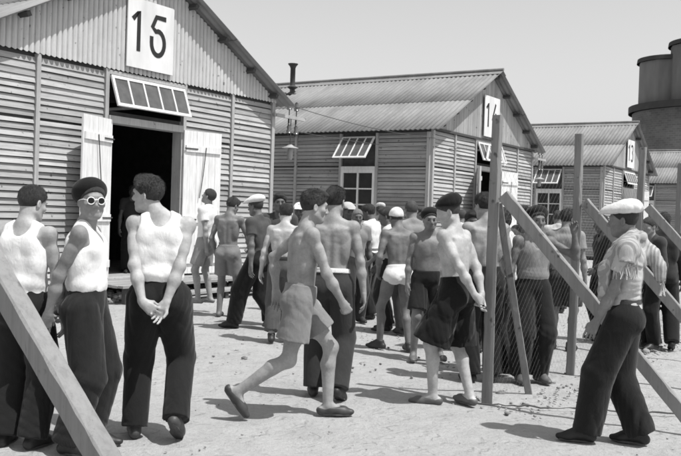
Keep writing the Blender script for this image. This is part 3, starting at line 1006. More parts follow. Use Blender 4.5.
def barrack(corner, name, label, L, number, gable='plank', z0=0, leaf=(17, 10), seed=1, doorpost=True, torn=False, sides=True):
    rng = random.Random(seed)
    root = empty(name, (corner[0], corner[1], z0), pi / 2 - AZ, label, 'barrack', 'timber barracks in a row')
    dx0, dx1 = TS[2] + .07, TS[3] - .06
    dz0, dz1 = .30, 2.97
    # backing boards (toned dark as shade in the gaps and open transoms) with the door opening
    m = MB()
    th = .10
    m.box(0.0, TS[2], 0, th, .05, HG); m.box(TS[3], BW, 0, th, .05, HG)
    m.box(TS[2], TS[3], 0, th, 3.10, 3.18)
    m.box(TS[2], TS[3], 0, th, .05, dz0 - .06)
    m.box(0, th, th, L, .05, HG); m.box(th, BW - th, L - th, L, .05, HG)
    ys_ = [th, 6.5, 7.7, 10.75, 11.95, 15, 16.2, L]  # unseen far-side openings, added to let daylight into the room
    for q in range(0, 8, 2): m.box(BW - th, BW, ys_[q], ys_[q + 1], .05, HG)
    for q in (1, 3, 5): m.box(BW - th, BW, ys_[q], ys_[q + 1], .05, 1.2); m.box(BW - th, BW, ys_[q], ys_[q + 1], 3.6, HG)
    # gable backing, front and rear
    for y in (.02, L - .1):
        m.poly([(0, y, HG), (BW, y, HG), (BW / 2, y, roofz(BW / 2) - .10), (0, y + .08, HG), (BW, y + .08, HG), (BW / 2, y + .08, roofz(BW / 2) - .10)],
               [(0, 1, 2), (5, 4, 3), (0, 3, 4, 1), (1, 4, 5, 2), (2, 5, 3, 0)])
    m.build('wall_backing', M_BACK, root)
    # weather boards on the front
    for a, b in ((TS[0], TS[1]), (TS[1], TS[2]), (TS[3], TS[4]), (TS[4], TS[5])):
        m = MB()
        slats(m, a + .045, b - .045, .14, HG - .03, rng=rng, top_gap=2.80)
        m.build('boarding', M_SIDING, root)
    for i, t in enumerate(TS):
        w = .10 if i in (0, 5) else .078
        xa = 0 if i == 0 else (BW - w if i == 5 else t - w / 2)
        m = MB()
        m.box(xa, xa + w, -.075, .003, .05, HG - .01)
        m.build('batten', M_BATTEN, root)
    # side boarding and its windows
    wins = [(1.62, 2.80)] + [(1.62 + 4.25 * k, 2.80 + 4.25 * k) for k in range(1, int(L // 4.25))]
    cuts = [0.0]
    for a, b in wins: cuts += [a, b, (b + 1.55)]
    cuts = [c for c in cuts if c < L - .3] + [L]
    for xx, sgn in ((0, 1),):
        for a, b in zip(cuts[:-1], cuts[1:]):
            m = MB()
            if any(abs(a - w0) < .01 for w0, _ in wins):
                slats(m, a + .03, b - .03, .14, 1.30, axis='y', rng=rng, top_gap=None)
            else:
                slats(m, a + .04, b - .04, .14, HG - .10, axis='y', rng=rng, top_gap=2.80)
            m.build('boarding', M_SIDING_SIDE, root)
        for i, c in enumerate(cuts):
            bt = MB(); bt.box(-.07, .002, c - .038 if i else .0, c + .038 if i else .09, .05, HG - .10)
            bt.build('batten', M_BATTEN, root)
    for q in range(0, 8, 2):
        m = MB(); m.box(BW + .001, BW + .03, ys_[q], ys_[q + 1], .1, HG - .1); m.build('boarding', M_SIDING_SIDE, root)
    for a, b in wins:
        if b > L: continue
        fr = MB()
        fr.box(-.085, -.001, a + .04, b - .04, 2.80, 2.88)
        fr.box(-.078, -.001, a + .04, a + .11, 1.30, 2.798); fr.box(-.078, -.001, b - .11, b - .04, 1.30, 2.798)
        fr.box(-.078, -.001, a + .112, b - .112, 1.30, 1.38); fr.box(-.078, -.001, a + .112, b - .112, 2.70, 2.798)
        mid = (a + b) / 2
        fr.box(-.066, -.004, mid - .022, mid + .022, 1.382, 2.698)
        for k in (1, 2):
            z = 1.38 + 1.32 * k / 3
            fr.box(-.060, -.006, a + .114, mid - .024, z - .018, z + .018); fr.box(-.060, -.006, mid + .024, b - .114, z - .018, z + .018)
        wo = fr.build('window', M_WHITE_WORN, root)
        g = MB(); g.poly([(-.020, a + .1, 1.36), (-.020, b - .1, 1.36), (-.020, b - .1, 2.72), (-.020, a + .1, 2.72)], [(3, 2, 1, 0)]); g.build('pane', M_GLASS, wo)
        sash(root, (-.06, a + .06, 3.70), b - a - .12, .80, 40, 4, 'y')
    # gable
    if gable == 'sheet':
        m = MB()
        pitch = .105
        n = int(BW / pitch * 8)
        y0 = -.075
        base = len(m.V)
        for i in range(n + 1):
            x = BW * i / n
            yy = y0 + .016 - .042 * abs(cos(pi * x / pitch)) ** .55
            m.V += [(x, yy, HG - .02 + .032 * (1 - abs(cos(pi * x / pitch)))), (x, yy, roofz(x) - .05), (x, yy + .008, HG - .02 + .032 * (1 - abs(cos(pi * x / pitch)))), (x, yy + .008, roofz(x) - .05)]
        for i in range(n):
            a = base + 4 * i; b = a + 4
            m.F += [(a, b, b + 1, a + 1), (a + 2, a + 3, b + 3, b + 2), (a, a + 2, b + 2, b)]
        m.build('gable_cladding', M_GABLE, root)
    else:
        m = MB()
        x = 0
        while x < BW - .02:
            w = min(.155 + rng.uniform(-.01, .01), BW - x)
            yy = -.055 - rng.uniform(0, .006)
            m.hexa([(x, yy, HG + .02), (x + w - .008, yy, HG + .02), (x + w - .008, yy + .02, HG + .02), (x, yy + .02, HG + .02),
                    (x, yy, roofz(x) - .06), (x + w - .008, yy, roofz(x + w) - .06), (x + w - .008, yy + .02, roofz(x + w) - .06), (x, yy + .02, roofz(x) - .06)])
            x += w
        m.build('gable_boarding', M_PLANK, root)
        m = MB(); m.box(-.02, BW + .02, -.10, -.04, HG - .045, HG + .018); m.build('gable_rail', M_DARKWOOD, root)
    # roof: two courses of corrugated sheet on each slope and a ridge cap
    m = MB()
    for sg in (-1, 1):
        ex = BW / 2 + sg * (BW / 2 + SO)
        sl_len = math.hypot(BW / 2 + SO, SLOPE * (BW / 2 + SO))
        down = unit([sg, 0, -SLOPE]); nrm = unit([SLOPE * sg, 0, 1])
        top = np.array([BW / 2, -OV, RZ])
        half = sl_len * .5
        for k, (st, ln, lift) in enumerate(((0.02, half + .10, .011), (half, half, 0.))):
            p = top + down * st + nrm * lift
            if sg < 0: wavy(m, p, (0, 1, 0), down, L + OV * 2, ln, nrm, .15, .0125)
            else: wavy(m, p, (0, 1, 0), down, L + OV * 2, ln, nrm, .15, .0125)
    m.build('roof', M_ROOF, root, True)
    m = MB()
    for sg in (-1, 1):
        down = unit([sg, 0, -SLOPE]); nrm = unit([SLOPE * sg, 0, 1])
        y = -OV - .02
        while y < L + OV:
            y1 = min(y + 1.1, L + OV)
            p = np.array([BW / 2, y, RZ]) + nrm * (.030 + rng.uniform(0, .008))
            a = p; b = p + down * .24 - nrm * .004
            e = np.array([0, y1 - y + .04, 0])
            th_ = nrm * -.01
            m.hexa([a + th_, b + th_, b + e + th_, a + e + th_, a, b, b + e, a + e] if sg > 0 else [b + th_, a + th_, a + e + th_, b + e + th_, b, a, a + e, b + e])
            y = y1
    m.tube([(BW / 2, -OV - .03, RZ + .075), (BW / 2, L * .3, RZ + .085), (BW / 2, L * .7, RZ + .07), (BW / 2, L + OV, RZ + .075)], .045, 10)
    m.build('ridge_cap', M_ROOF, root)
    # rafters, purlins with ends showing under the verge
    for sg in (-1, 1):
        down = unit([sg, 0, -SLOPE]); nrm = unit([SLOPE * sg, 0, 1])
        for q in (.15, 1.15, 2.15, 3.15, 4.05):
            m = MB()
            p = np.array([BW / 2, 0, RZ]) + down * q - nrm * .085
            m.bar(p + np.array([0, -OV + .12, 0]), p + np.array([0, L + OV - .05, 0]), .075, .085, nrm)
            m.build('purlin', M_DARKWOOD, root)
    # doorway
    m = MB()
    m.box(dx0 - .03, dx0 + .04, -.085, .14, dz0, dz1); m.box(dx1 - .04, dx1 + .03, -.085, .14, dz0, dz1)
    m.box(dx0 - .04, dx1 + .04, -.11, .14, dz1 + .002, dz1 + .125)
    m.box(dx0 - .04, dx1 + .04, -.13, .14, dz0 - .06, dz0 - .002)
    m.build('door_frame', M_BATTEN, root)
    m = MB(); m.box(dx0 - .03, dx1 + .03, -.08, .1, 3.80, HG - .03)
    m.build('lintel_board', M_BATTEN, root)
    if not torn:
        sash(root, (dx0 - .02, -.09, 3.78), dx1 - dx0 + .02, .56, 20, 5, 'x', M_WHITE_WORN, .05)
    else:
        so = sash(root, (dx0 - .02, -.09, 3.78), dx1 - dx0 + .02, .56, 20, 5, 'x', M_WHITE_WORN, .05)
        c = MB()
        for k in range(4):
            a = np.array([dx0 + .35 + .22 * k, -.30 - .03 * k, 3.70 - .1 * (k % 2)])
            c.bar(a, a + np.array([.34 * (1 if k % 2 else -.6), -.02, -.42]), .13, .012, (0, 1, 0))
        c.build('torn_paper', M_WHITE, so)
    # the two door leaves, swung outwards
    lw = (dx1 - dx0) / 2
    for sd, ang in ((-1, leaf[0]), (1, leaf[1])):
        hx = dx0 if sd < 0 else dx1
        def Q(u, o, z, sd=sd, ang=ang, hx=hx):   # u along leaf from hinge, o outwards of leaf
            c, s_ = cos(R(ang)), sin(R(ang))
            return (hx + sd * (u * c - o * s_), -.10 - u * s_ - o * c, z)
        m = MB()
        nb = 6
        for k in range(nb):
            u0 = lw * k / nb; u1 = lw * (k + 1) / nb - .004
            o1 = .032 + rng.uniform(0, .003)
            p = [Q(u0, 0, dz0 + .01), Q(u1, 0, dz0 + .01), Q(u1, o1, dz0 + .01), Q(u0, o1, dz0 + .01), Q(u0, 0, dz1 + .05), Q(u1, 0, dz1 + .05), Q(u1, o1, dz1 + .05), Q(u0, o1, dz1 + .05)]
            m.hexa(p)
        lf = m.build('door_leaf', M_WHITE_WORN, root)
        for z in (2.62, 1.28, .50):
            m = MB()
            p = [Q(.03, .036, z), Q(lw - .03, .036, z), Q(lw - .03, .066, z), Q(.03, .066, z), Q(.03, .036, z + .12), Q(lw - .03, .036, z + .12), Q(lw - .03, .066, z + .12), Q(.03, .066, z + .12)]
            m.hexa(p)
            m.build('ledge_board', M_WHITE_WORN, lf)
        m = MB()
        m.tube([Q(lw * .55, .075, 2.72), Q(lw * .48, .08, 2.2), Q(lw * .40, .075, 1.75)], .009, 6)
        m.build('iron_hook', M_IRON, lf)
        for z in (2.68, 1.34):
            m = MB(); m.tube([Q(.0, .07, z), Q(.30, .07, z)], .014, 6)
            m.build('hinge', M_IRON, lf)
    # number board
    m = MB(); m.box(3.17, 4.31, -.150, -.128, 3.985, 5.20)
    sg = m.build('number_board', M_WHITE, root)
    numeral(number, 3.33, 4.28, .70, -.1565, sg, .086)
    # floor inside and a few inner posts
    m = MB(); m.box(th, BW - th, th, L - th, .20, dz0 - .062)
    m.build('floor', M_INSIDE, root)
    for t in (2.7, 4.9):
        for y in (3, 6, 9):
            m = MB(); m.box(t - .06, t + .06, y, y + .12, dz0 - .06, HG)
            m.build('inner_post', M_DARKWOOD, root)
    return root

C1 = np.array([-5.617, 12.538]); C2 = np.array([2.327, 23.183]); C3 = np.array([10.549, 35.322]); C4 = np.array([19.0, 48.2])
def onb(C, t, o, z=0):
    p = C + Dv * t + Nv * o
    return (p[0], p[1], z)
barrack(C1, 'barrack', 'nearest timber barrack numbered 15, with wide open white door leaves', 20, '15', 'sheet', seed=1)
barrack(C2, 'barrack', 'middle barrack behind the crowd with a half hidden 14 on its plank gable', 20, '14', 'plank', seed=2, torn=True, leaf=(28, 12))
barrack(C3, 'barrack', 'third barrack numbered 13, between the middle one and the brick silo', 22, '13', 'plank', seed=3, leaf=(60, 30))
barrack(C4, 'barrack', 'farthest barrack, only its grey corrugated roof and dark side at the right edge', 22, '', 'plank', seed=4)

# chimney pipe on the second roof
r = empty('stove_pipe', tuple(onb(C2, 3.0, -6.75, roofz(3.0) - .15)), 0, 'tall metal stove pipe with flared cap on the corrugated roof', 'chimney')
m = MB(); m.tube([(0, 0, 0), (0, 0, 1.02)], .085, 16); m.build('pipe', M_IRON, r, True)
m = MB(); m.tube([(0, 0, .30), (0, 0, .36), (0, 0, .42)], .15, 16, [.10, .19, .10]); m.tube([(0, 0, .10), (0, 0, .14)], .2, 16); m.build('collar', M_IRON, r)
m = MB(); m.tube([(0, 0, 1.00), (0, 0, 1.06), (0, 0, 1.13), (0, 0, 1.15)], .1, 16, [.088, .11, .17, .17]); m.build('cap', M_IRON, r)

# insulator brackets with lamps at the far front corners
def bracket(C, label, lamp_label):
    r = empty('insulator_bracket', onb(C, BW, .12), pi / 2 - AZ, label, 'insulator bracket', 'insulator brackets on the barrack corners')
    m = MB(); m.box(-.1, 1.05, -.03, .03, 3.60, 3.67); m.build('crossbar', M_BATTEN, r)
    for x in (.45, .72):
        for z, dn in ((3.67, 1), (3.12, -1)):
            m = MB()
            if dn > 0: m.tube([(x, 0, 3.50), (x, 0, 3.92)], .012, 6)
            else: m.tube([(x, .02, 3.60), (x, .02, 3.22)], .012, 6)
            m.build('pin', M_IRON, r)
            m = MB()
            zc = 3.80 if dn > 0 else 3.28
            m.tube([(x, 0, zc), (x, 0, zc + .05), (x, 0, zc + .08), (x, 0, zc + .14), (x, 0, zc + .19)], .05, 12, [.055, .06, .038, .05, .02])
            m.build('insulator', M_PORC, r, True)
    lp = empty('outdoor_lamp', onb(C, BW + .52, .12), pi / 2 - AZ, lamp_label, 'lamp', 'enamelled lamps hung at the barrack corners')
    m = MB(); m.tube([(0, 0, 3.6), (0, 0, 3.02)], .012, 6); m.build('conduit', M_IRON, lp)
    m = MB(); m.tube([(0, 0, 3.04), (0, 0, 3.0), (0, 0, 2.965), (0, 0, 2.955)], .2, 20, [.04, .08, .18, .185]); m.build('lamp_shade', simple('enamel_grey', .34, .5, .1), lp, True)
    m = MB(); m.tube([(0, 0, 2.95), (0, 0, 2.90), (0, 0, 2.74), (0, 0, 2.70)], .08, 14, [.04, .065, .065, .04]); m.build('globe', simple('milk_glass', .30, .3, .05), lp, True)
bracket(C1, 'wooden crossbar with dark insulators on the corner of barrack 15', 'white shaded lamp hanging beside the corner of barrack 15')
bracket(C2, 'wooden crossbar with dark insulators on the corner of the middle barrack', 'white shaded lamp hanging beside the corner of the middle barrack')
def cable(a, b, sag, label):
    m = MB()
    a = np.array(a); b = np.array(b)
    m.tube([a + (b - a) * t + np.array([0, 0, -4 * sag * t * (1 - t)]) for t in np.linspace(0, 1, 14)], .008, 5)
    tag(m.build('overhead_cable', M_IRON), label, 'cable')
cable(onb(C1, BW + .45, .12, 3.9), onb(C2, -.05, .15, 3.62), .10, 'upper thin overhead cable running towards the middle barrack')
cable(onb(C1, BW + .72, .12, 3.35), onb(C2, 1.9, .18, 3.50), .12, 'lower thin overhead cable crossing the dark side of the middle barrack')

# canvas sheet hung in the gap beyond the corner of barrack 15
m = MB()
p = [np.array(onb(C2, -2.0, -4.9)), np.array(onb(C2, -2.0, -4.2))]
n = 10
for i in range(n + 1):
    for j in range(n + 1):
        q = p[0] + (p[1] - p[0]) * i / n
        z = 2.55 - .05 * i / n - (1.25 + .1 * sin(i)) * j / n
        q = q + np.append(Dv, 0) * .04 * sin(i * 1.3 + j * .4)
        m.V.append((q[0], q[1], z))
for i in range(n):
    for j in range(n):
        a = i * (n + 1) + j; m.F.append((a, a + 1, a + n + 2, a + n + 1))
sh_ = m.build('canvas_sheet', cloth('canvas', .62), None, True)
sol = sh_.modifiers.new('thickness', 'SOLIDIFY'); sol.thickness = .006
tag(sh_, 'pale canvas sheet hanging in the gap beyond barrack 15', 'canvas sheet')

# wooden steps before door 15
r = empty('wooden_steps', onb(C1, 0, 0), pi / 2 - AZ, 'rough wooden landing and step before the open door', 'steps')
m = MB()
for k in range(8): m.box(2.2, 5.9, -.20 - .13 * k - .12, -.20 - .13 * k, .235 + .004 * (k % 2), .275 + .004 * (k % 3))
m.box(2.2, 5.9, -.17, -.105, .235, .275)
m.build('landing', wood('step_wood', .36, .3, .3, 0), r)
m = MB()
for k in range(3): m.box(2.9, 5.7, -1.32 - .13 * k - .12, -1.32 - .13 * k, .11 + .003 * k, .15 + .003 * k)
m.build('tread', wood('step_wood', .36), r)
for x in (2.3, 3.5, 4.7, 5.75):
    for y in (-1.18, -.5):
        m = MB(); m.box(x, x + .09, y, y + .08, -.02, .233); m.build('leg', M_DARKWOOD, r)
for x in (3.0, 4.2, 5.55):
    m = MB(); m.box(x, x + .08, -1.66, -1.36, -.02, .108); m.build('bearer', M_DARKWOOD, r)

# ------------------------------------------------------------------ fence
FA = np.array([1.259, 7.196]); FS = np.array([1.137, 1.62])
posts = [np.array(q) for q in ((1.259, 7.196), (2.342, 8.70), (3.493, 10.183), (4.671, 12.067), (5.81, 13.70), (6.95, 15.35))]
plab = ['nearest upright fence post, beside the man with hands behind him', 'second upright fence post, behind the man with raised arm', 'third fence post, rising behind the white flat cap',
        'fourth fence post, near the right edge of the photo', 'fifth fence post, farther along past the fourth', 'last fence post, farthest along the row']
blab = ['long sloping timber brace leaning on the nearest fence post', 'sloping timber brace of the second fence post', 'sloping timber brace of the third fence post', 'sloping timber brace of the fourth fence post',
        'sloping timber brace of the fifth fence post', 'sloping timber brace of the farthest fence post']
for i, p in enumerate(posts):
    m = MB()
    lean = (.01, .008)
    h = 2.38 + .02 * ((i * 7) % 3)
    m.timber((p[0], p[1], -.1), (p[0] + lean[0], p[1] + lean[1], h), .074, .07, tuple(np.append(Dv, 0)), 20 + i)
    tag(m.build('fence_post', M_POST), plab[i], 'fence post', 'square timber fence posts')
    m = MB()
    a = np.array([*(p + Nv * .05), 1.76]); b = np.array([*(p + Nv * 1.70), -.04])
    a = a + (a - b) * -.02
    m.timber(a, b, .10, .055, tuple(np.append(Dv, 0)), 40 + i)
    tag(m.build('timber_brace', wood('brace_wood', .30, .25, .1, 2)), blab[i], 'brace', 'sloping braces of the fence')
m = MB()
m.timber((posts[0][0] + .05, posts[0][1] + .06, 1.66), (1.72, 7.70, -.05), .045, .06, (1, 0, 0), 9)
tag(m.build('timber_strut', M_POST), 'thin leaning strut just right of the nearest fence post', 'strut')
# the near brace in the lower left corner, with its post outside the frame
m = MB()
d = unit([1.48, -.94, -1.74]); c0 = np.array([-1.12, 3.5, .82])
m.timber(c0 - d * 1.30, c0 + d * 1.12, .094, .094, tuple(np.append(Dv, 0)), 77, .004)
tag(m.build('timber_brace', wood('brace_wood_near', .27, .25, .1, 2)), 'close sloping timber across the bottom left corner', 'brace', 'sloping braces of the fence')
m = MB()
q = c0 - d * 1.22
m.bar((q[0] - .09, q[1] + .05, -.1), (q[0] - .09, q[1] + .05, 2.4), .085, .085, tuple(np.append(Dv, 0)))
tag(m.build('fence_post', M_POST), 'fence post left of the close sloping timber', 'fence post', 'square timber fence posts')

# wire netting between the posts
for i in range(len(posts) - 1):
    a, b = posts[i], posts[i + 1]
    L = float(np.linalg.norm(b - a)); u = (b - a) / L
    m = MB()
    H_ = 1.95; step = .085
    o = Nv * -.03
    def seg(x0, z0, x1, z1, off):
        p0 = a + u * x0 + o + Nv * off; p1 = a + u * x1 + o + Nv * off
        m.tube([(p0[0], p0[1], z0 + .03), (p1[0], p1[1], z1 + .03)], .0005, 3)
    k = -H_
    while k < L:
        for sg in (0, 1):
            x0, x1 = k, k + H_
            z0, z1 = 0., H_
            if x0 < 0: z0 = -x0; x0 = 0
            if x1 > L: z1 = H_ - (x1 - L); x1 = L
            if x1 - x0 > .02:
                if sg == 0: seg(x0, z0, x1, z1, 0)
                else: seg(x0, H_ - z0, x1, H_ - z1, .003)
        k += step
    m.tube([(*(a + o), 2.0), (*(b + o), 2.0)], .002, 4)
    tag(m.build('wire_netting', simple('galvanised_wire', .07, .5, .1, bmp=0)), ['diamond wire netting between the nearest two fence posts', 'diamond wire netting between the second and third fence posts', 'diamond wire netting between the third and fourth fence posts',
        'diamond wire netting between the fourth and fifth fence posts', 'diamond wire netting between the farthest two fence posts'][i], 'netting', 'wire netting panels')

# ------------------------------------------------------------------ ground
def ground_material():
    m, nt, b = new_mat('dusty_ground')
    vec = coords(nt)
    c = ramp(nt, noise(nt, vec, .35, 5, .6), [(.3, .40), (.7, .465)])
    c = mul(nt, c, ramp(nt, noise(nt, vec, 3.2, 6, .7), [(.28, .86), (.56, 1)]))
    c = mul(nt, c, ramp(nt, noise(nt, vec, 26, 5, .75), [(.28, .82), (.52, 1)]))
    c = mul(nt, c, ramp(nt, noise(nt, vec, 120, 4, .75), [(.3, .78), (.6, 1)]))
    # rougher gravelly earth beyond the fence line
    sx = nt.nodes.new('ShaderNodeSeparateXYZ'); nt.links.new(vec, sx.inputs[0])
    a = nt.nodes.new('ShaderNodeMath'); a.operation = 'MULTIPLY'; a.inputs[1].default_value = .844; nt.links.new(sx.outputs[0], a.inputs[0])
    a2 = nt.nodes.new('ShaderNodeMath'); a2.operation = 'MULTIPLY_ADD'; a2.inputs[1].default_value = -.536; nt.links.new(sx.outputs[1], a2.inputs[0]); nt.links.new(a.outputs[0], a2.inputs[2])
    n2 = nt.nodes.new('ShaderNodeMath'); n2.operation = 'MULTIPLY_ADD'; n2.inputs[1].default_value = 1.; nt.links.new(noise(nt, vec, 1.5, 4), n2.inputs[0]); nt.links.new(a2.outputs[0], n2.inputs[2])
    nt.links.new(c, b.inputs['Base Color'])
    b.inputs['Roughness'].default_value = .95
    b.inputs['Specular IOR Level'].default_value = .1
    vo = nt.nodes.new('ShaderNodeTexVoronoi'); vo.feature = 'SMOOTH_F1'; vo.inputs['Scale'].default_value = 3.4; vo.inputs['Randomness'].default_value = 1
    dm = nt.nodes.new('ShaderNodeVectorMath'); dm.operation = 'ADD'; nt.links.new(vec, dm.inputs[0])
    nz = nt.nodes.new('ShaderNodeTexNoise'); nz.inputs['Scale'].default_value = 4; nt.links.new(vec, nz.inputs['Vector']); nt.links.new(nz.outputs['Color'], dm.inputs[1])
    nt.links.new(dm.outputs[0], vo.inputs['Vector'])
    ch = bump(nt, b, ramp(nt, vo.outputs['Distance'], [(.12, 0), (.34, 1)]), .5, .03)
    ch = bump(nt, b, noise(nt, vec, 5, 6, .7), .8, .05, ch)
    ch = bump(nt, b, noise(nt, vec, 38, 5, .75), .8, .012, ch)
    bump(nt, b, noise(nt, vec, 150, 3, .7), .6, .004, ch)
    return m
def ground_h(X, Y):
    h = .010 * np.sin(X * 2.1 + Y * .9) + .008 * np.sin(X * -1.3 + Y * 2.7 + 1) + .006 * np.sin(5.1 * X + 3.3 * Y) + .004 * np.sin(9 * X - 7.7 * Y)
    return h - .012
xs = np.concatenate([[-900, -300, -100, -50], np.linspace(-24, 24, 241), [50, 100, 300, 900]])
ys = np.concatenate([[-300, -100, -30], np.linspace(-8, 50, 291), [80, 160, 400, 1200]])
XX, YY = np.meshgrid(xs, ys, indexing='ij')
hh = ground_h(XX, YY) * ((np.abs(XX) < 25) & (YY > -9) & (YY < 51))
V = np.stack([XX, YY, hh], -1).reshape(-1, 3)
ny = len(ys)
ii, jj = np.meshgrid(np.arange(len(xs) - 1), np.arange(ny - 1), indexing='ij')
q = (ii * ny + jj).ravel()
gro = mesh_obj('ground', V, np.stack([q, q + ny, q + ny + 1, q + 1], 1), ground_material(), None, True)
tag(gro, 'pale dusty trodden ground with small stones', None, None, 'structure')

def stones(name, label, pts, sizes, mat, seed):
    rng = np.random.RandomState(seed)
    import bmesh
    bm = bmesh.new(); bmesh.ops.create_icosphere(bm, subdivisions=2, radius=1)
    bv = np.array([v.co[:] for v in bm.verts]); bf = np.array([[v.index for v in f.verts] for f in bm.faces]); bm.free()
    Vs = []; Fs = []
    for k, ((x, y, z), s_) in enumerate(zip(pts, sizes)):
        d = 1 + .35 * np.sin(bv @ rng.uniform(-3, 3, 3) + rng.uniform(0, 6))[:, None] * .6 + .2 * np.sin(bv @ rng.uniform(-6, 6, 3))[:, None]
        v = bv * d * np.array([1, rng.uniform(.6, 1), rng.uniform(.35, .7)]) * s_
        t = rng.uniform(0, 6.28); c, s2 = cos(t), sin(t)
        v = v @ np.array([[c, s2, 0], [-s2, c, 0], [0, 0, 1]])
        Vs.append(v + np.array([x, y, z + s_ * .15])); Fs.append(bf + len(bv) * k)
    o = mesh_obj(name, np.concatenate(Vs), np.concatenate(Fs), mat)
    return tag(o, label, None, None, 'stuff')
rng = np.random.RandomState(5)
pts = []; sz = []
for k in range(1100):                          # scattered pebbles
    y = 4 + 18 * rng.rand() ** 1.2; x = rng.uniform(-.55, .55) * y
    pts.append((x, y, -.008)); sz.append(rng.uniform(.003, .010) * (1 + 1.2 * (rng.rand() > .98)))
stones('pebbles', 'small pebbles scattered over the trodden ground', pts, sz, simple('pebble_stone', .34, .95, .35, 9, island=.5), 3)
pts = []; sz = []
for k in range(900):                           # rubble ridge along the fence foot and gravel beyond it
    t = rng.uniform(-.3, 9); o = rng.normal(.35, .12) if rng.rand() < .45 else rng.uniform(-3.5, .6)
    p = FA + Dv * t + Nv * o
    pts.append((p[0], p[1], -.005)); sz.append(rng.uniform(.005, .018) if rng.rand() < .93 else rng.uniform(.02, .045))
stones('fence_rubble', 'broken stones and gravel along the foot of the fence', pts, sz, simple('rubble_stone', .38, .95, .35, 9, island=.6), 4)
pts = []; sz = []
for k in range(1100):                          # rubble packed under the boards and landing
    t = rng.uniform(-1, BW + .6); o = rng.uniform(.05, .55) if not 2.1 < t < 6 else rng.uniform(.3, 1.0)
    p = C1 + Dv * t + Nv * o
    pts.append((p[0], p[1], rng.uniform(0, .10) if 2.1 < t < 6 else rng.uniform(-.01, .05))); sz.append(rng.uniform(.02, .06))
stones('wall_rubble', 'rubble and pebbles heaped along the foot of barrack 15', pts, sz, simple('rubble_stone', .38), 6)
# low broken edge of the trodden path in front of the fence
m = MB()
rg = random.Random(11)
pts_ = []
for k in range(70):
    t = -.4 + k * .075
    p = FA + Dv * (t * .35) + Nv * (.18 + t * .66) + np.array([0, rg.uniform(-.02, .02)])
    pts_.append((p[0], p[1], rg.uniform(.0, .014)))
m.tube(pts_, .02, 6, [rg.uniform(.003, .009) for _ in pts_])
tag(m.build('old_wire', simple('earth_crust', .10, .95, .3), None, True), 'dark half buried wire lying along the fence foot', 'wire')

# ------------------------------------------------------------------ silo
def brick_material():
    m, nt, b = new_mat('sooty_brick')
    tc = nt.nodes.new('ShaderNodeTexCoord')
    bt = nt.nodes.new('ShaderNodeTexBrick')
    nt.links.new(tc.outputs['UV'], bt.inputs['Vector'])
    bt.inputs['Scale'].default_value = 1.0
    bt.inputs['Brick Width'].default_value = .5; bt.inputs['Row Height'].default_value = .22
    bt.inputs['Mortar Size'].default_value = .03
    bt.inputs['Color1'].default_value = (.11, .11, .11, 1); bt.inputs['Color2'].default_value = (.15, .15, .15, 1); bt.inputs['Mortar'].default_value = (.16, .16, .16, 1)
    c = mul(nt, bt.outputs['Color'], ramp(nt, noise(nt, coords(nt), .35, 5), [(.35, .6), (.65, 1.0)]))
    nt.links.new(c, b.inputs['Base Color']); b.inputs['Roughness'].default_value = .95
    return m
r = empty('silo_tower', (38.2, 92, 0), 0, 'round brick tower crowned by tall grey silo cylinders', 'silo')
def drum(name, x, y, z0, z1, ra, rb, mat, parent, n=64, ribs=0):
    m = MB(); base = 0
    V = []; Fq = []
    lv = 2
    for j in range(lv):
        z = z0 + (z1 - z0) * j; rr = ra + (rb - ra) * j
        for k in range(n):
            t = 2 * pi * k / n
            r2 = rr + (ribs if ribs and (k % 8) < 2 else 0)
            V.append((x + r2 * cos(t), y + r2 * sin(t), z))
    for k in range(n): Fq.append((k, (k + 1) % n, n + (k + 1) % n, n + k))
    Fq.append(tuple(n + k for k in range(n)))
    o = mesh_obj(name, V, Fq, mat, parent)
    uv = o.data.uv_layers.new(name='UVMap')
    for poly in o.data.polygons:
        for li in poly.loop_indices:
            vi = o.data.loops[li].vertex_index; k = vi % n
            if k == 0 and max(o.data.loops[l].vertex_index % n for l in poly.loop_indices) == n - 1: k = n
            uv.data[li].uv = (k / n * 2 * pi * ra, V[vi][2])
    return o
M_CONC = simple('silo_concrete', .15, .9, .3, .5, .2, (1, 1, .25), .2, 8, .02)
M_CONCD = simple('silo_ring', .045, .9, .2, 1)
drum('brick_base', 0, 0, 0, 13.3, 7.3, 7.5, brick_material(), r)
drum('ring_ledge', 0, 0, 13.3, 14.0, 7.9, 7.9, M_CONCD, r)
for x, y, rr, zt in ((-4.3, -.5, 3.0, 18.4), (-1.7, -3.4, 3.4, 19.7), (3.6, -3.2, 3.3, 19.5), (3.0, 3.6, 3.4, 19.2), (-2.0, 4.0, 3.0, 18.6)):
    c = drum('cylinder', x, y, 14.0, zt, rr, rr, M_CONC, r, 64, .10)
    drum('cap', x, y, zt, zt + .45, rr + .28, rr + .22, M_CONCD, c)

# ------------------------------------------------------------------ sky and light
SUN_EL, = (R(63),)
sun_dir = np.array([.86 * cos(SUN_EL), -.51 * cos(SUN_EL), sin(SUN_EL)])
ld = bpy.data.lights.new('sun', 'SUN'); ld.energy = 3.6; ld.angle = R(.5); ld.color = (1, .995, .985)
lo_ = bpy.data.objects.new('sun', ld); COL.objects.link(lo_)
lo_.rotation_euler = Vector(-sun_dir).to_track_quat('-Z', 'Y').to_euler()
lo_.location = (10, -5, 20)
w = bpy.data.worlds.new('World'); S.world = w; w.use_nodes = True
nt = w.node_tree; bg = nt.nodes['Background']
sk = nt.nodes.new('ShaderNodeTexSky'); sk.sky_type = 'NISHITA'; sk.sun_disc = False
sk.sun_elevation = SUN_EL; sk.sun_rotation = math.atan2(sun_dir[0], sun_dir[1])
sk.dust_density = 1.6; sk.air_density = 1.0; sk.altitude = 100
bw = nt.nodes.new('ShaderNodeSeparateColor')    # black and white film, mostly sensitive to blue light
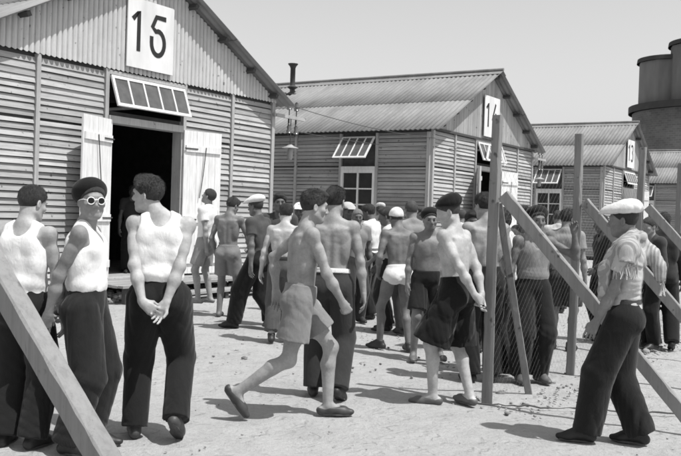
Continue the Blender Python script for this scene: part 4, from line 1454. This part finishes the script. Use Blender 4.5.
nt.links.new(sk.outputs[0], bw.inputs[0]); nt.links.new(bw.outputs[2], bg.inputs['Color'])
bg.inputs['Strength'].default_value = .106
S.view_settings.view_transform = 'Standard'; S.view_settings.look = 'None'; S.view_settings.gamma = 1
S.view_settings.use_curve_mapping = False
S.view_settings.exposure = .47
S.cycles.filter_width = 1.7
S.cycles.max_bounces = 5
S.cycles.use_denoising = True

#PEOPLE
import time as _t
_T0 = _t.time()
NEAR = .0056; MID = .0085; FAR = .011
G = 'men standing about between the barracks'
BEHIND = dict(hl=(-.075, -.20, .87), hr=(.045, -.185, .86), el=(-1, -.6, 0), er=(1, -.6, 0),
              handl=('hold', dict(dir=(.85, -.25, -.62), palm=(.1, 1, -.1), thumb=(.5, 0, .8))), handr=('clasp', dict(dir=(-.55, -.05, -.9), palm=(0, -1, .1), thumb=(.9, 0, -.4))))
def B(**k): d = dict(BEHIND); d.update(k); return d

# --- foreground
person('man in white tank top seen from behind at the left edge, dark hair', 19, 446, 12, 1.64, NEAR, 0, .38,
       dict(yaw=18, nod=14, hl=(-.26, .05, .80), hr=(.25, .10, .82)), [('trousers', 0.016, dict(wide=1.1)), ('tank', .80), ('shoes', .02)], ('short', .022), seed=2)
person('man in black beret and white rimmed round sunglasses, white tank top', 82, 449, 88, 1.66, NEAR, 0, .25,
       B(yaw=62, nod=2, lean=0, neck=(.01, .02, 0), hip=.955, fl=(-.10, .04, .08), fr=(.12, -.05, .08), hl=(.0, -.20, .86), hr=(.14, -.24, .80), er=(.8, -.9, 0), handr='relax'),
       [('trousers', 0.019, dict(wide=1.12, thigh=1.12, top=1.10)), ('tank', .80, dict(top=1.05)), ('shoes', .02), ('beret', .012, dict(tilt=8, back=36)), ('sunglasses', 0)], ('crop', .03), seed=3, face=False, fat=1.04)
person('man in white tank top and wide black trousers, hands clasped behind his back', 155, 437, -4, 1.74, NEAR, 0, .42,
       B(yaw=-70, nod=2, tilt=-6, lean=2, neck=(-.075, .01, -.015), hl=(-.065, -.22, .85), hr=(.05, -.20, .84), fl=(-.14, .02, .08), fr=(.15, -.10, .16), pr=36, kr=(.1, 1, 0), tl=-12, tr=10),
       [('trousers', 0.016, dict(wide=.98, thigh=1.14, top=1.09)), ('tank', .80, dict(top=1.04)), ('shoes', .06)], ('thick', .03), seed=4, face=True)
person('shirtless youth in light shorts striding to the right, arm swung forward', 288, 416, 86, 1.75, NEAR, 0, .32,
       dict(lean=7, nod=2, yaw=0, hip=.895, hy=.06, fl=(-.07, .30, .08), fr=(.09, -.37, .20), pr=52, kr=(0, 1, .2), tl=-4, tr=6, twist=-14,
            hl=(-.28, -.12, .92), hr=(.10, .38, .86), er=(.7, -.8, -.2), handr='fist', handl='relax'),
       [('shorts', 0.212, dict(len=.66, wide=1.2, amp=.005)), ('slippers', .05)], ('thick', .03), seed=5, face=True)
person('tanned shirtless man in dark trousers with white waistband, just behind the striding youth', 327, 397, 8, 1.74, NEAR, 0, .30,
       dict(lean=4, nod=6, yaw=12, fl=(-.13, .06, .08), fr=(.12, -.16, .12), pr=25, kr=(.1, 1, 0), hl=(-.30, .02, .84), hr=(.30, -.04, .80)),
       [('trousers', 0.038, dict(wide=1., belt=.72)), ('shoes', .03)], ('thick', .022), seed=6)
person('pale shirtless man in black beret and long black shorts beside the nearest fence post', 452, 405, -52, 1.70, NEAR, 0, .45,
       B(lean=7, yaw=-28, nod=18, neck=(0, -.02, 0), twist=0, hl=(-.07, -.25, .90), hr=(.05, -.235, .89), fl=(-.10, .13, .08), fr=(.10, -.11, .09), tl=-30, tr=22, hip=.945),
       [('shorts', 0.011, dict(len=.93, wide=1.55, top=1.09, amp=.0055)), ('slippers', .10), ('beret', .010, dict(tilt=-6, back=0))], ('crop', .04), seed=7)
person('man in big white flat cap with a fringed shawl over his shoulders, walking left', 620, 444, -70, 1.66, NEAR, 0, .20,
       dict(lean=1, yaw=8, nod=6, hip=.945, fl=(-.08, .25, .08), fr=(.09, -.12, .08), tl=-6, tr=8, hl=(-.20, .20, .86), hr=(.22, -.02, .84), el=(-.5, -1, 0), handl='relax'),
       [('trousers', 0.015, dict(wide=1.18, thigh=1.12, top=1.07, belt=.05, amp=.005)), ('tee', .46, dict(amp=.006)), ('shawl', .42), ('shoes', .015), ('cap', .66, dict(size=1.14, back=-4))], ('short', .02), seed=8)

# --- middle distance
person('man in white shirt and pale shorts standing on the landing against the door leaf', 204, 303, -70, 1.68, MID, .15, .32,
       dict(lean=-2, nod=-18, hl=(-.16, -.10, .88), hr=(.20, .16, .95), fl=(-.1, .05, .08), fr=(.1, -.05, .08)), [('shorts', 0.289, dict(len=.8)), ('tee', .74), ('slippers', .2)], ('short', .03), seed=9)
person('sunburnt shirtless man in tan shorts with bent head, back to the camera, at the siding', 226, 317, 14, 1.72, MID, 0, .20,
       dict(nod=24, yaw=22, lean=4, hl=(-.24, .12, .92), hr=(.22, .28, 1.02), handr='hold'), [('shorts', 0.204, dict(len=.72, amp=.006)), ('slippers', .1)], ('thick', .02), seed=10)
person('man in tall white cap and dark shirt walking away to the left by the siding', 256, 330, -62, 1.74, MID, 0, .16,
       dict(lean=4, nod=6, fl=(-.08, .32, .08), fr=(.08, -.26, .12), pr=24, hip=.92, hl=(-.24, -.05, .85), hr=(.25, .15, .86)),
       [('trousers', 0.015, dict(wide=1.15)), ('tee', .07), ('shoes', .02), ('cap', .74, dict(size=1.12, back=-10))], ('short', .03), seed=11)
person('pale shirtless man in faded baggy trousers with his back turned, left of the striding youth', 281, 342, 8, 1.62, MID, 0, .46,
       dict(yaw=-6, nod=12, lean=5, hl=(-.31, .03, .82), hr=(.27, .08, .84), fl=(-.11, -.08, .09), fr=(.11, .08, .08)), [('trousers', 0.085, dict(len=.86, wide=1.05, belt=.04, amp=.007)), ('shoes', .03)], ('thick', .02), seed=12)
person('dark bearded man facing the camera behind the pale man in baggy trousers', 276, 326, 176, 1.76, MID, 0, .14,
       dict(nod=-4, yaw=-4), [('trousers', 0.019), ('tee', .06), ('shoes', .03)], ('thick', .02), seed=13, face=True)
person('man in low white cap and white shirt, far back by the second barrack', 297, 312, 186, 1.66, FAR, 0, .10,
       dict(), [('trousers', 0.043), ('tee', .62), ('shoes', .03), ('cap', .7, dict(size=.92))], ('short', .03), seed=14, face=True)
person('man with pale peaked cap facing the camera behind the broad bare back', 344, 318, 170, 1.68, FAR, 0, .11,
       dict(yaw=-12), [('trousers', 0.034), ('tee', .30), ('shoes', .03), ('cap', .42, dict(size=.92))], ('short', .03), seed=15, face=True)
person('grey haired man half hidden beside the man with the pale peaked cap', 353, 322, 160, 1.60, FAR, 0, .16,
       dict(yaw=10), [('trousers', 0.043), ('tee', .22), ('shoes', .03)], ('crop', .14), seed=16, face=True)
person('dark haired man in white short sleeved shirt, in profile below the window', 369, 318, -62, 1.68, MID, 0, .14,
       dict(nod=14, hl=(-.16, .26, 1.02), hr=(.18, .22, 1.0), fl=(-.1, -.06, .08), fr=(.1, .08, .08)), [('trousers', 0.019, dict(belt=.16)), ('tee', .74), ('shoes', .03)], ('thick', .025), seed=17)
person('man in open white shirt facing left behind the one in white briefs', 386, 330, -80, 1.62, MID, 0, .15,
       dict(nod=8, hl=(-.18, .24, .98), hr=(.2, .2, .9)), [('trousers', 0.022), ('tee', .60), ('shoes', .03)], ('thick', .03), seed=18)
person('tanned shirtless man in white briefs and white headscarf, back to the camera', 396, 350, -22, 1.63, MID, 0, .17,
       dict(lean=9, nod=8, hl=(-.20, .16, .95), hr=(.26, .10, .98), hip=.945, fl=(-.15, .16, .08), fr=(.12, -.10, .08), tl=-35), [('briefs', .74), ('bandana', .76), ('shoes', .03)], ('crop', .03), seed=19)
person('taller man in grey shirt just behind the white headscarf', 409, 334, -18, 1.72, MID, 0, .24,
       dict(nod=10, hr=(.30, .14, 1.02)), [('trousers', 0.043), ('tee', .26), ('shoes', .03)], ('short', .06), seed=20)
person('shirtless man in small beret and dark shorts facing the camera', 425, 359, 176, 1.60, MID, 0, .21,
       dict(hl=(-.14, .10, .86), hr=(.25, .04, .84), fl=(-.17, .0, .08), fr=(.15, .06, .08), nod=4), [('shorts', 0.022, dict(len=.8)), ('slippers', .12), ('beret', .014, dict(tilt=0, back=28))], ('crop', .03), seed=21, fat=1.12, face=True)
person('dark haired man peering over the pale back, between beret and fence post', 466, 350, 172, 1.60, MID, 0, .13,
       dict(), [('trousers', 0.012), ('tee', .05), ('shoes', .02)], ('thick', .012), seed=22, face=True)
person('tall shirtless man with black hair right behind the nearest fence post', 481, 381, -10, 1.76, MID, 0, .34,
       dict(nod=8, yaw=-15), [('trousers', 0.014), ('shoes', .02)], ('thick', .012), seed=23)
person('man in crumpled white shirt turned left, behind the thin leaning strut', 507, 372, -60, 1.60, MID, 0, .20,
       dict(lean=8, nod=12, hl=(-.2, .3, 1.05), hr=(.22, .3, 1.0)), [('trousers', 0.015), ('tee', .58, dict(amp=.006)), ('shoes', .03)], ('thick', .016), seed=24)
person('dark haired man in shade between the strut and the man with raised arm', 518, 352, 150, 1.66, MID, 0, .12,
       dict(), [('trousers', 0.012), ('tee', .06), ('shoes', .03)], ('thick', .012), seed=25, face=True)
person('man in dark cap looking left above the long sloping brace', 521, 330, -120, 1.70, FAR, 0, .16,
       dict(), [('trousers', 0.019), ('tee', .14), ('shoes', .03), ('cap', .03, dict(size=.95))], ('short', .02), seed=26)
person('man in beret and grubby vest facing the camera, one arm raised', 529, 381, 168, 1.63, MID, 0, .17,
       dict(hl=(-.34, .20, 1.52), el=(-.6, .1, -1), hr=(.27, .05, .84), nod=2, handl=('hold', dict(dir=(.2, 0, 1), palm=(.4, 1, 0)))),
       [('trousers', 0.016, dict(wide=1.15)), ('tank', .24, dict(amp=.008)), ('shoes', .10), ('beret', .014, dict(tilt=-6, back=34))], ('short', .02), seed=27, face=True, fat=1.06)
person('man in grey shirt and shorts turned away behind the second fence post', 561, 350, 28, 1.66, MID, 0, .26,
       dict(nod=10, yaw=30, hl=(-.2, .2, 1.0)), [('shorts', 0.043, dict(len=.85)), ('tee', .28), ('shoes', .03)], ('thick', .016), seed=28)
person('man in dark clothes before the third barrack, left of the white flat cap', 601, 340, -95, 1.62, MID, 0, .14,
       dict(nod=10, hl=(-.2, .2, 1.0)), [('trousers', 0.012), ('jacket', .03), ('shoes', .02)], ('short', .012), seed=29)
person('man in dark jacket walking away, rightmost person by the fourth fence post', 660, 347, 8, 1.66, MID, 0, .22,
       dict(fr=(.11, -.15, .10), pr=20, nod=8), [('trousers', 0.016, dict(wide=1.1)), ('jacket', .028), ('shoes', .02)], ('thick', .02), seed=30)
person('man with a pale scarf and face turned left, just right of the shawl', 648, 348, -112, 1.60, MID, 0, .30,
       dict(nod=6), [('trousers', 0.012), ('jacket', .05), ('shoes', .02)], ('short', .03), seed=31)
extra = [
    ('bare chested man with folded arms deep in the gap, left of the second barrack window', 322, 300, 190, 1.70, .24, dict(hl=(.06, .20, 1.12), hr=(-.06, .22, 1.14)), [('trousers', 0.043), ('shoes', .03)], ('short', .03)),
    ('man in pale cap and grey jacket walking away under the second barrack window', 378, 297, -10, 1.74, .2, dict(), [('trousers', 0.051), ('jacket', .12), ('shoes', .03), ('cap', .5, dict(size=.92))], ('short', .03)),
    ('bareheaded man in dark vest facing the camera beside the corner post of the second barrack', 418, 318, 182, 1.66, .22, dict(nod=4), [('trousers', 0.034), ('tank', .06), ('shoes', .03)], ('thick', .03)),
    ('sunlit bare back of a stout man between beret wearers, near the second barrack', 443, 330, 15, 1.62, .36, dict(), [('trousers', 0.043, dict(belt=.03)), ('shoes', .03)], ('crop', .03)),
    ('bareheaded man with pale shirt walking away before the third barrack window', 555, 312, 5, 1.7, .2, dict(), [('trousers', 0.043), ('tee', .5), ('shoes', .03)], ('short', .02)),
    ('shirtless dark haired man seen through the netting beside the thin strut', 497, 345, 160, 1.66, .27, dict(nod=10), [('trousers', 0.019), ('shoes', .03)], ('thick', .015)),
    ('small distant man in white shirt by the door of the second barrack', 458, 310, 20, 1.66, .2, dict(), [('trousers', 0.043), ('tee', .66), ('shoes', .03)], ('short', .03)),
]
for k_, (lb_, x_, y_, f_, h_, t_, p_, w_, hr_) in enumerate(extra):
    person(lb_, x_, y_, f_, h_, FAR, 0, t_, p_, w_, hr_, seed=50 + k_, face=True)
q_ = onb(C1, 4.75, -1.25)
person('man standing inside the dark doorway numbered 15', q_[:2], None, 150, 1.72, FAR, .24, .12,
       dict(), [('trousers', 0.019), ('tee', .05), ('shoes', .02)], ('thick', .04), seed=32)
print('people built in %.1f s' % (_t.time() - _T0))
